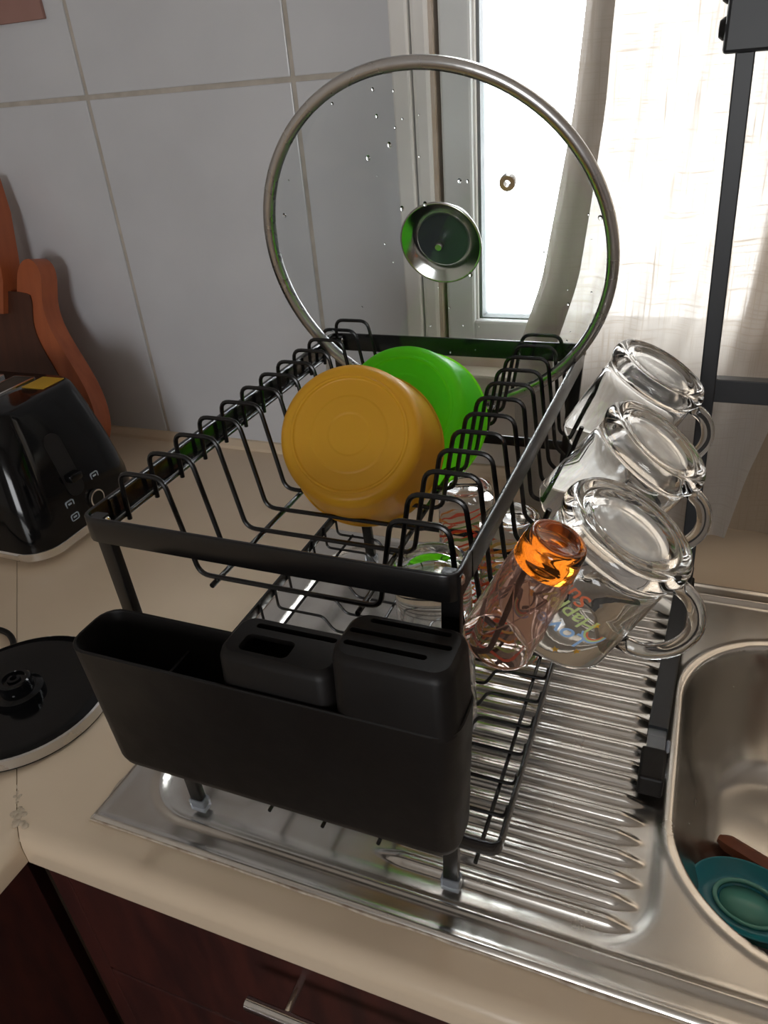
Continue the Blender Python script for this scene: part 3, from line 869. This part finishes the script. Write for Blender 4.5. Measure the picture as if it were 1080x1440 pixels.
def curved_text(txt, size, r, ang0, zc_, mat, name, parent):
    cu = bpy.data.curves.new('txt', 'FONT'); cu.body = txt; cu.size = size; cu.align_x = 'CENTER'; cu.align_y = 'CENTER'; cu.resolution_u = 3
    cu.shear = 0.25; cu.offset = size * 0.012
    to = bpy.data.objects.new('txt', cu); COL.objects.link(to)
    dg = bpy.context.evaluated_depsgraph_get(); me = bpy.data.meshes.new_from_object(to.evaluated_get(dg))
    bpy.data.objects.remove(to)
    bm = bmesh.new(); bm.from_mesh(me)
    bmesh.ops.triangulate(bm, faces=bm.faces)
    bmesh.ops.subdivide_edges(bm, edges=[e for e in bm.edges if e.calc_length() > size * 0.15], cuts=2)
    for v in bm.verts:
        a = ang0 + v.co.x / r
        v.co = Vector((r * math.cos(a), r * math.sin(a), zc_ + v.co.y))
    bm.to_mesh(me); bm.free()
    me.name = name; me.materials.append(mat)
    return link(bpy.data.objects.new(name, me), parent)


def shape_on(pts2d, r, ang0, zc_, mat, name, parent):
    """flat polygon wrapped on the cylinder"""
    c = Vector((0, 0)); vs_ = []
    for x, y in [(0, 0)] + pts2d:
        a = ang0 + x / r; vs_.append((r * math.cos(a), r * math.sin(a), zc_ + y))
    n = len(pts2d)
    return mesh_obj(name, vs_, [(0, 1 + i, 1 + (i + 1) % n) for i in range(n)], mat, parent)


def arc_on(r_in, r_out, r, ang0, zc_, mat, name, parent, a0=0.0, a1=PI):
    vs_ = []; fs_ = []
    N = 14
    for i in range(N + 1):
        t = a0 + (a1 - a0) * i / N
        for q in (r_in, r_out):
            x, y = q * math.cos(t), q * math.sin(t); a = ang0 + x / r
            vs_.append((r * math.cos(a), r * math.sin(a), zc_ + y))
    for i in range(N): fs_.append((2 * i, 2 * i + 1, 2 * i + 3, 2 * i + 2))
    return mesh_obj(name, vs_, fs_, mat, parent)


def make_mug(base, lip, r, h_, twist, label):
    base = Vector(base); ax = (Vector(lip) - base).normalized()
    root = empty('glass_mug')
    xh = Vector((ax.z * -1, 0, ax.x))       # outward, away from the rack
    if xh.x < 0: xh = -xh
    mt = frame_mtx(base, ax, xh) @ Matrix.Rotation(math.radians(twist), 4, 'Z')
    root.matrix_world = mt
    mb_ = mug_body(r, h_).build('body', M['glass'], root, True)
    mb_.data.materials.append(M['sheen_glass'])
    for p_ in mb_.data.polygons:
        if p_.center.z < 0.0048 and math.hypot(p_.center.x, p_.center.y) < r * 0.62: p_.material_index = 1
    pth = fillet([(r * 0.93, 0, 0.018), (r * 1.30, 0, 0.020), (r * 1.62, 0, 0.036), (r * 1.62, 0, h_ * 0.62), (r * 1.30, 0, h_ * 0.80), (r * 0.955, 0, h_ * 0.83)], 0.016, 5)
    MB().sweep(pth, rrect(0.0115, 0.0085, 0.0038, 3), up=(0, 1, 0)).build('handle', M['glass'], root, True)
    tag(root, label, 'mug', 'clear glass mugs hung on the rack side')
    return root


MUGH = 0.098
def mug_lip(base, tilt_deg, tw=0.0):
    a = math.radians(tilt_deg)
    d = Vector((-math.sin(a), tw, -math.cos(a))).normalized()
    return Vector(base) + d * MUGH


mugs = []
for (bx, by, bz), tilt, twist, tw, label in (
        ((-0.0206, 0.430, 0.2922), 30, 6, 0.0, 'clear glass mug with colourful lettering, nearest of the three hung mugs'),
        ((-0.0134, 0.563, 0.2907), 36, 4, 0.0, 'clear plain glass mug hung upside down between the two other mugs'),
        ((-0.0229, 0.697, 0.3005), 30, 0, 0.0, 'clear glass mug hung upside down farthest back, by the curtain')):
    mugs.append(make_mug((bx, by, bz), mug_lip((bx, by, bz), tilt, tw), 0.0462, MUGH, twist, label))

# printing on the nearest mug
m1 = mugs[0]; R1 = 0.0462 * 0.955 + 0.0004
inv = m1.matrix_world.inverted()
view = inv @ Vector((0, 0, CAM_H)) - inv @ (m1.matrix_world @ Vector((0, 0, 0.06)))
ang_cam = math.atan2(view.y, view.x)
A0 = ang_cam - 0.15
curved_text('Love', 0.0175, R1, A0 - 0.10, 0.0700, M['ink_blue'], 'printed_word', m1)
curved_text('Happy', 0.0150, R1, A0 - 0.02, 0.0550, M['ink_lime'], 'printed_word', m1)
curved_text('Sun', 0.0150, R1, A0 + 0.12, 0.0410, M['ink_coral'], 'printed_word', m1)
star = [((0.0030 if i % 2 == 0 else 0.0014) * math.sin(2 * PI * i / 10), (0.0030 if i % 2 == 0 else 0.0014) * math.cos(2 * PI * i / 10)) for i in range(10)]
for da, zz in ((-0.48, 0.0800), (-0.20, 0.0860), (-0.42, 0.0530), (0.62, 0.0640)):
    shape_on(star, R1, A0 + da, zz, M['ink_gold'], 'printed_star', m1)
for q, mk in ((0.0095, 'ink_blue'), (0.0080, 'ink_lime'), (0.0065, 'ink_coral')):
    arc_on(q - 0.0014, q, R1, A0 - 0.52, 0.0600, M[mk], 'printed_rainbow', m1, 0.1, PI * 0.95)
    arc_on(q - 0.0014, q, R1, A0 + 0.60, 0.0760, M[mk], 'printed_rainbow', m1, 0.1, PI * 0.95)

# small pink glass with an amber base
og = empty('shot_glass')
ob = Vector((-0.0568, 0.363, 0.3175)); ol = Vector((-0.0930, 0.363, 0.2345))
og.matrix_world = frame_mtx(ob, ol - ob, (1, 0, 0))
OH = 0.0920
rb_, rl_ = 0.0182, 0.0238
MB().lathe([(0, 0.0035), (0.009, 0.003), (0.012, 0.001), (0.0155, 0.0), (0.0172, 0.0012), (rb_, 0.004), (0.0192, 0.014), (0.0194, 0.0195), (0.0165, 0.0200), (0.010, 0.0180), (0, 0.0175)], 48).build('amber_base', M['glass_orange'], og, True)
n_fl = 48
body = MB().lathe([(0.0188, 0.0203), (0.0196, 0.0205), (0.0203, 0.030), (0.0218, 0.055), (rl_ - 0.0003, OH - 0.002), (rl_ - 0.0006, OH), (rl_ - 0.0020, OH), (rl_ - 0.0022, OH - 0.002), (0.0202, 0.055), (0.0186, 0.030), (0.0174, 0.0225), (0.010, 0.0205), (0, 0.0203)], n_fl)
body.build('body', M['glass_pink'], og, True)
# embossed diamond ribs on the body
for k in range(6):
    a0 = 2 * PI * k / 6
    for sgn in (1, -1):
        path = []
        for i in range(15):
            t = i / 14; z = 0.030 + 0.045 * t; rr_ = 0.0203 + (z - 0.03) * 0.060 + 0.0001; a = a0 + sgn * 1.05 * t
            path.append((rr_ * math.cos(a), rr_ * math.sin(a), z))
        MB().tube(path, 0.0004, 5).build('embossed_rib', M['glass_pink'], og, True)
tag(og, 'small pink glass with an amber base hung on the front hook', 'glass')


# ------------------------------------------------------------------ tumblers upside down on the lower tray
def tumbler(r_base, r_lip, h_):
    o = [(0, 0.003), (r_base * 0.55, 0.0026), (r_base * 0.66, 0.0008), (r_base * 0.80, 0.0), (r_base * 0.93, 0.0012), (r_base, 0.005), (r_base * 1.005, 0.014), (r_base * 1.0, 0.020)]
    for k in range(1, 8): o.append((r_base + (r_lip - r_base) * k / 8, 0.020 + (h_ - 0.022) * k / 8))
    o += [(r_lip, h_ - 0.001), (r_lip - 0.0008, h_)]
    t = 0.0020
    i = [(r_lip - t, h_ - 0.001)]
    for k in range(7, 0, -1): i.append((r_base + (r_lip - r_base) * k / 8 - t, 0.020 + (h_ - 0.022) * k / 8))
    i += [(r_base - t - 0.001, 0.0165), (r_base * 0.7, 0.0125), (0, 0.0118)]
    return MB().lathe(o + i, 56)


for nm, (x, y, zt), rb2, rl2, mk, label in (
        ('g1', (-0.1775, 0.4790, 0.2040), 0.0320, 0.0350, 'glass', 'plain clear tumbler upside down on the lower tray, nearest the cutlery holder'),
        ('g2', (-0.1925, 0.6270, 0.1920), 0.0275, 0.0300, 'print_red', 'tumbler with red and green printed bands upside down behind the plain tumbler'),
        ('g3', (-0.1385, 0.5920, 0.1870), 0.0290, 0.0315, 'print_orange', 'tumbler with orange and green printed bands upside down near the hung mugs')):
    hgt = zt - 0.0245
    o = tumbler(rb2, rl2, hgt).build('tumbler', M[mk], None, True)
    o.matrix_world = frame_mtx((x, y, zt), (0, 0, -1), (1, 0, 0))
    tag(o, label, 'tumbler', 'tumblers on the lower tray')

# ------------------------------------------------------------------ tall black over-sink rack (left post in view)
PY0 = 0.770       # post line, behind the mugs
osr = empty('over_sink_rack', (0.0170, 0.62, 0.003))
OOFF = Matrix.Translation(-Vector(osr.location))
def opart(mb, name, mat=None, par=None, smooth=False):
    mb.xf(OOFF); return mb.build(name, mat or M['black_paint2'], par or osr, smooth, 40)


opart(MB().sweep([(0.0245, PY0 + 0.009, 0.012), (0.0040, PY0 + 0.009, 0.70)], rrect(0.0150, 0.018, 0.0012, 2), up=(0, 1, 0)), 'post')
bar = opart(MB().sweep([(0.0130, 0.5230, 0.0205), (0.0240, PY0 + 0.0165, 0.0205)], rrect(0.0170, 0.0170, 0.0015, 2), up=(0, 0, 1)), 'foot_bar')
opart(MB().box(0.0050, 0.0205, 0.4980, 0.5235, 0.0100, 0.0260, 0.0015), 'adjuster', M['clear_plastic'], bar)
opart(MB().box(0.0015, 0.0225, 0.4640, 0.5000, 0.0045, 0.0270, 0.0025), 'foot', M['black_plastic'], bar)
opart(MB().box(0.0130, 0.0350, PY0 - 0.002, PY0 + 0.020, 0.0035, 0.0125, 0.0020), 'foot', M['black_plastic'], bar)
wn = MB().lathe([(0, -0.0015), (0.005, -0.0015), (0.006, 0.0), (0.005, 0.0015), (0, 0.0015)], 18).xf(Matrix.Translation((0.0230, 0.512, 0.018)) @ Matrix.Rotation(PI / 2, 4, 'Y'))
opart(wn, 'wing_nut', M['clear_plastic'], bar, True)
opart(MB().box(0.0200, 0.62, PY0 + 0.002, PY0 + 0.016, 0.2390, 0.2630, 0.0012), 'crossbar')
opart(MB().box(-0.0090, 0.110, PY0 - 0.006, PY0 + 0.024, 0.5420, 0.70, 0.003), 'bracket')
for zz in (0.5600, 0.5850):
    kb = MB().lathe([(0, -0.004), (0.006, -0.0035), (0.0085, 0.0), (0.0080, 0.006), (0, 0.006)], 18).xf(Matrix.Translation((-0.0100, PY0 + 0.006, zz)) @ Matrix.Rotation(PI / 2, 4, 'Y'))
    opart(kb, 'bolt_head', M['black_plastic'], None, True)
opart(MB().box(0.610, 0.628, PY0, PY0 + 0.018, 0.003, 0.70, 0.0012), 'post')
tag(osr, 'tall black square-tube sink rack whose foot bar lies beside the sink bowl', 'rack')

# ------------------------------------------------------------------ curtains
def curtain(name, x_left, x_right, y_at, z0, z1, nu, nv, amp, waves, mat, seed, zbot=None):
    vs_ = []; fs_ = []
    for j in range(nv + 1):
        t = j / nv
        for i in range(nu + 1):
            u = i / nu
            zb = z0 + (zbot(u) if zbot else 0.0)
            z = zb + (z1 - zb) * t
            xl, xr = x_left(z), x_right(z)
            x = xl + (xr - xl) * u
            gather = amp * (0.55 + 0.45 * smooth01((z - 0.1) / 0.5))
            y = y_at(z) + gather * math.sin(2 * PI * waves * (u ** 0.85) + 0.9 * math.sin(5 * z + seed)) + 0.4 * gather * noise.noise(Vector((u * 9, z * 4, seed)))
            vs_.append((x + 0.35 * gather * math.cos(2 * PI * waves * u), y, z))
    for j in range(nv):
        for i in range(nu):
            a = j * (nu + 1) + i; fs_.append((a, a + 1, a + nu + 2, a + nu + 1))
    return mesh_obj(name, vs_, fs_, mat, None, True)


def lerp_tab(tab):
    def f(z):
        if z <= tab[0][0]: return tab[0][1]
        for (a, va), (b, vb) in zip(tab, tab[1:]):
            if z <= b: return va + (vb - va) * (z - a) / (b - a)
        return tab[-1][1]
    return f


c1 = curtain('linen_curtain', lerp_tab([(0, -0.175), (0.16, -0.205), (0.23, -0.2055), (0.32, -0.178), (0.50, -0.150), (0.62, -0.141), (1.2, -0.10)]),
             lerp_tab([(0, 0.062), (0.10, 0.080), (0.22, 0.115), (0.6, 0.16), (1.2, 0.16)]), lerp_tab([(0, 0.868), (0.12, 0.900), (0.20, 0.930), (0.4, 0.940), (1.2, 0.945)]),
             0.006, 1.2, 90, 70, 0.009, 5.5, M['linen'], 1.3, lambda u: 0.006 + 0.010 * (0.5 + 0.5 * math.sin(u * 14)))
tag(c1, 'sheer off-white linen curtain gathered at the window, hem behind the mugs', 'curtain')
hem_v = []; hem_f = []
lx_ = lerp_tab([(0, -0.175), (0.16, -0.205), (0.23, -0.2055), (0.32, -0.178), (0.50, -0.150), (0.62, -0.141), (1.2, -0.10)])
yy_ = lerp_tab([(0, 0.868), (0.12, 0.900), (0.20, 0.930), (0.4, 0.940), (1.2, 0.945)])
for j in range(61):
    z = 0.012 + 1.188 * j / 60
    for i, (dx, dy) in enumerate(((-0.002, -0.016), (0.010, -0.021), (0.022, -0.019), (0.034, -0.013))):
        w_ = 1.0 + 0.25 * math.sin(7 * z)
        hem_v.append((lx_(z) + dx * w_, yy_(z) + dy, z))
for j in range(60):
    for i in range(3): hem_f.append((j * 4 + i, j * 4 + i + 1, j * 4 + i + 5, j * 4 + i + 4))
mesh_obj('folded_hem', hem_v, hem_f, M['linen_hem'], c1, True)
c2 = curtain('linen_curtain', lerp_tab([(0, 0.02), (0.3, 0.05), (1.2, 0.08)]), lambda z: 0.70,
             lerp_tab([(0, 0.905), (0.12, 0.928), (0.20, 0.945), (0.4, 0.965), (1.2, 0.968)]), 0.006, 1.2, 100, 60, 0.008, 8.0, M['linen_dark'], 4.1, lambda u: 0.004 + 0.008 * (0.5 + 0.5 * math.sin(u * 31)))
tag(c2, 'tan linen curtain hanging behind the tall black sink rack at right', 'curtain')
rod = MB().tube([(-0.45, 0.955, 1.205), (0.80, 0.955, 1.205)], 0.008, 12).build('curtain_rod', M['black_paint'], None, True, 40)
tag(rod, 'black curtain rod above the sink window', 'curtain rod')

# ------------------------------------------------------------------ toaster
to = empty('toaster', (-0.92, 0.70, 0.0))
TOFF = Matrix.Translation(-Vector(to.location))
def tpart(mb, name, mat, par=None, smooth=True, sharp=40):
    mb.xf(TOFF); return mb.build(name, mat, par or to, smooth, sharp)


tx0, tx1, ty0, ty1 = -1.060, -0.777, 0.592, 0.815
def tring(z, ins, r): return rr3(tx0 + ins, tx1 - ins, ty0 + ins * 0.85, ty1 - ins * 0.5, r, z, 7)
tpart(MB().loft([tring(0.0245, 0.000, 0.045), tring(0.060, 0.002, 0.045), tring(0.12, 0.016, 0.044), tring(0.165, 0.029, 0.042), tring(0.192, 0.039, 0.040), tring(0.201, 0.044, 0.038), tring(0.2045, 0.051, 0.034)]), 'body', M['gloss_black'], sharp=60)
tpart(MB().loft([tring(0.010, 0.003, 0.044), tring(0.012, -0.001, 0.045), tring(0.0235, -0.001, 0.045), tring(0.0250, 0.002, 0.044)]), 'base_trim', M['chrome'], sharp=60)
for fx, fy in ((tx1 - 0.05, ty0 + 0.045), (tx0 + 0.05, ty0 + 0.045), (tx1 - 0.05, ty1 - 0.045), (tx0 + 0.05, ty1 - 0.045)):
    tpart(MB().lathe([(0, 0.0005), (0.010, 0.0005), (0.011, 0.010), (0, 0.010)], 16).xf(Matrix.Translation((fx, fy, 0))), 'foot', M['black_plastic'])
for sx in (-0.905, -0.965):
    sl = tpart(MB().loft([rr3(sx - 0.020, sx + 0.020, 0.655, 0.772, 0.004, 0.2040), rr3(sx - 0.020, sx + 0.020, 0.655, 0.772, 0.004, 0.2075), rr3(sx - 0.017, sx + 0.017, 0.658, 0.769, 0.003, 0.2078), rr3(sx - 0.017, sx + 0.017, 0.658, 0.769, 0.003, 0.2046)], cap0=False, cap1=False), 'slot_frame', M['chrome'])
    tpart(MB().box(sx - 0.017, sx + 0.017, 0.658, 0.769, 0.2044, 0.2049), 'slot', M['dark_gap'], sl, False)


def side_x(z):   # x of the controls side at height z
    tab = [(0.0245, tx1), (0.060, tx1 - 0.002), (0.12, tx1 - 0.016), (0.165, tx1 - 0.029), (0.192, tx1 - 0.039)]
    return lerp_tab(tab)(z)


lr = MB().loft([[(side_x(z) + o_, y, z) for y, z in rrect(0.030, 0.090, 0.013, 5, 0.690, 0.115)] for o_ in (-0.004, 0.0012)])
tpart(lr, 'lever_panel', M['black_plastic'])
tpart(MB().box(side_x(0.10) - 0.002, side_x(0.10) + 0.014, 0.679, 0.701, 0.092, 0.104, 0.003), 'lever', M['gloss_black'])
dk = MB().lathe([(0, 0.007), (0.0115, 0.007), (0.0125, 0.005), (0.0125, 0.0)], 32).xf(Matrix.Translation((side_x(0.05) - 0.001, 0.712, 0.052)) @ Matrix.Rotation(PI / 2, 4, 'Y'))
dial = tpart(dk, 'dial', M['gloss_black'])
tpart(MB().lathe([(0.0115, 0.0072), (0.0135, 0.0068), (0.0135, 0.002), (0.0115, 0.002)], 32, closed=True).xf(Matrix.Translation((side_x(0.05) - 0.001, 0.712, 0.052)) @ Matrix.Rotation(PI / 2, 4, 'Y')), 'dial_ring', M['chrome'], dial)
for by_, bz_ in ((0.668, 0.066), (0.668, 0.046), (0.728, 0.080)):
    ro = [(side_x(bz_) + 0.0008, y, z) for y, z in rrect(0.0150, 0.0105, 0.003, 4, by_, bz_)]
    ri = [(side_x(bz_) + 0.0008, y, z) for y, z in rrect(0.0122, 0.0080, 0.002, 4, by_, bz_)]
    ob_ = [(x - 0.002, y, z) for x, y, z in ro]; ib_ = [(x - 0.002, y, z) for x, y, z in ri]
    bt = tpart(MB().loft([ob_, ro, ri, ib_], cap0=False, cap1=False), 'button_outline', M['icon_white'], None, False)
    tpart(MB().box(side_x(bz_) - 0.001, side_x(bz_) + 0.0009, by_ - 0.003, by_ + 0.003, bz_ - 0.0012, bz_ + 0.0012), 'button_icon', M['icon_white'], bt, False)
lb = MB().box(-0.880, -0.840, 0.738, 0.780, 0.2044, 0.2052, 0.0002)
tpart(lb, 'sticker', M['yellow_tag'], None, False)
tag(to, 'glossy black toaster with a chrome base band and a yellow sticker', 'toaster')

# ------------------------------------------------------------------ guitar-shaped wooden board
gt = empty('guitar_shaped_board', (-1.08, 0.905, 0.0))
lean = math.atan(0.20)
gt.rotation_euler = (-lean, 0, 0)
half = [(0.000, 0.012), (0.060, 0.003), (0.115, 0.006), (0.150, 0.024), (0.166, 0.055), (0.167, 0.090), (0.155, 0.130), (0.135, 0.165), (0.112, 0.200), (0.094, 0.232), (0.087, 0.262), (0.091, 0.290), (0.094, 0.310), (0.089, 0.328), (0.074, 0.338), (0.058, 0.334), (0.046, 0.320), (0.040, 0.300), (0.034, 0.275), (0.028, 0.262)]
def smooth_poly(pts, it=2):
    for _ in range(it):
        o = []
        for i in range(len(pts)):
            a, b = pts[i], pts[(i + 1) % len(pts)]
            o += [(a[0] * .75 + b[0] * .25, a[1] * .75 + b[1] * .25), (a[0] * .25 + b[0] * .75, a[1] * .25 + b[1] * .75)]
        pts = o
    return pts


outl = smooth_poly(half[1:] + [(-x * 0.90, z) for x, z in reversed(half[1:])], 2)
rotx = Matrix.Rotation(PI / 2, 4, 'X')
bd_ = MB().prism(outl, 0.0, 0.034).xf(rotx)
bd_.build('body', M['wood_orange'], gt, True, 40)
pg = smooth_poly([(x * 0.72, 0.03 + z * 0.78) for x, z in half[1:14]] + [(-x * 0.62, 0.03 + z * 0.78) for x, z in reversed(half[1:14])], 2)
MB().prism(pg, 0.0338, 0.0362).xf(rotx).build('face_panel', M['wood_dark'], gt, True, 40)
MB().prism(smooth_poly([(-0.024, 0.25), (0.024, 0.25), (0.021, 0.46), (-0.021, 0.46)], 1), 0.006, 0.046).xf(rotx).build('neck', M['wood_orange'], gt, True, 40)
tag(gt, 'orange-brown wooden guitar-shaped board leaning on the tiles behind the toaster', 'board')

# ------------------------------------------------------------------ kettle base with its cord
kb_ = empty('kettle_base', (-0.6150, 0.3870, 0.0))
MB().lathe([(0, 0.0005), (0.090, 0.0005), (0.0945, 0.002), (0.0950, 0.004), (0.0935, 0.0045), (0, 0.0045)], 72).build('underside', M['black_plastic'], kb_, True, 40)
MB().lathe([(0.0900, 0.0042), (0.0955, 0.0042), (0.0950, 0.0150), (0.0920, 0.0165), (0.0900, 0.0160)], 96, closed=True).build('steel_band', M['rim_steel'], kb_, True, 40)
MB().lathe([(0, 0.0155), (0.030, 0.0160), (0.060, 0.0175), (0.082, 0.0182), (0.0895, 0.0180), (0.0930, 0.0165), (0.0930, 0.0150), (0, 0.0120)], 72).build('top_plate', M['gloss_black'], kb_, True, 40)
MB().lathe([(0.026, 0.0160), (0.0255, 0.022), (0.0215, 0.0245), (0.0170, 0.0245), (0.0165, 0.0360), (0.0150, 0.0375), (0.0115, 0.0375), (0.0105, 0.0345), (0.0070, 0.0345), (0.0065, 0.0370), (0.0035, 0.0375), (0.0030, 0.0345), (0, 0.0345)], 40).build('connector', M['gloss_black'], kb_, True, 40)
cp_ = [(-0.078, 0.062, 0.0045), (-0.088, 0.074, 0.0042), (-0.108, 0.086, 0.004), (-0.135, 0.088, 0.004), (-0.19, 0.070, 0.004), (-0.27, 0.03, 0.004), (-0.40, 0.02, 0.004)]
MB().tube(fillet(cp_, 0.02, 4), 0.0036, 10).build('cord', M['black_plastic'], kb_, True)
tag(kb_, 'round black kettle base with a steel band, at the left edge of the worktop', 'kettle base')

# ------------------------------------------------------------------ things in the sink bowl
FZ = -BDEP - 0.001
def plate_prof(R_):
    return [(0, 0.0), (R_ * 0.5, 0.0), (R_ * 0.52, 0.002), (R_ * 0.56, 0.003), (R_ * 0.80, 0.006), (R_ * 0.97, 0.0145), (R_, 0.0165), (R_ * 0.985, 0.0175), (R_ * 0.95, 0.0165), (R_ * 0.78, 0.0085), (R_ * 0.60, 0.0055), (R_ * 0.565, 0.0075), (R_ * 0.53, 0.0075), (R_ * 0.50, 0.0030), (0, 0.0026)]


td = empty('teal_dish', (0.1110, 0.4900, FZ + 0.0085), (math.radians(6), math.radians(-3), math.radians(-16)))
td.scale = (1.22, 0.86, 1.0)
MB().lathe(plate_prof(0.0425), 64).build('dish', M['teal'], td, True)
MB().lathe([(0, 0.0027), (0.0200, 0.0031), (0.0200, 0.0036), (0, 0.0034)], 48).build('centre', M['teal_light'], td, True)
MB().lathe([(0.0215, 0.0060), (0.0255, 0.0066), (0.0250, 0.0092), (0.0220, 0.0090)], 48, closed=True).build('raised_ring', M['teal_light'], td, True)
tag(td, 'round teal plastic dish with a raised ring lying in the sink bowl', 'dish')
wh = empty('wooden_utensil', (0.0890, 0.5565, FZ + 0.006), (0, 0, math.radians(-24)))
hex_ = [(0.0095 * math.cos(PI / 3 * k + 0.3), 0.0085 * math.sin(PI / 3 * k + 0.3)) for k in range(6)]
rings = [[(x, y * s, 0.004 + z * s) for y, z in hex_] for x, s in ((-0.004, 0.45), (0.001, 0.8), (0.006, 1.0), (0.06, 1.0), (0.16, 0.85))]
MB().loft(rings).build('handle', M['wood_handle'], wh, True, 25)
MB().loft([[(x, y * a, 0.004 + z * b) for y, z in hex_] for x, a, b in ((0.159, 0.8, 0.8), (0.18, 1.6, 0.4), (0.22, 2.6, 0.3), (0.25, 2.0, 0.3), (0.262, 0.8, 0.2))]).build('spoon_head', M['wood_handle'], wh, True, 40)
tag(wh, 'reddish brown wooden utensil handle lying in the sink behind the teal dish', 'utensil')
bp_ = empty('black_spatula', (0.1080, 0.4330, FZ + 0.016), (0, 0, math.radians(-10)))
MB().loft([[(x, y, z) for y, z in rrect(w, 0.006, 0.0025, 3, 0, 0.018)] for x, w in ((-0.006, 0.004), (-0.003, 0.010), (0.02, 0.016), (0.08, 0.014), (0.19, 0.012))]).build('handle', M['black_plastic'], bp_, True, 40)
MB().loft([[(x, y, z) for y, z in rrect(w, t_, t_ * 0.4, 3, 0, 0.018)] for x, w, t_ in ((0.188, 0.012, 0.006), (0.20, 0.030, 0.004), (0.245, 0.040, 0.003))]).build('blade', M['black_plastic'], bp_, True, 40)
tag(bp_, 'black plastic spatula lying in the sink in front of the teal dish', 'spatula')
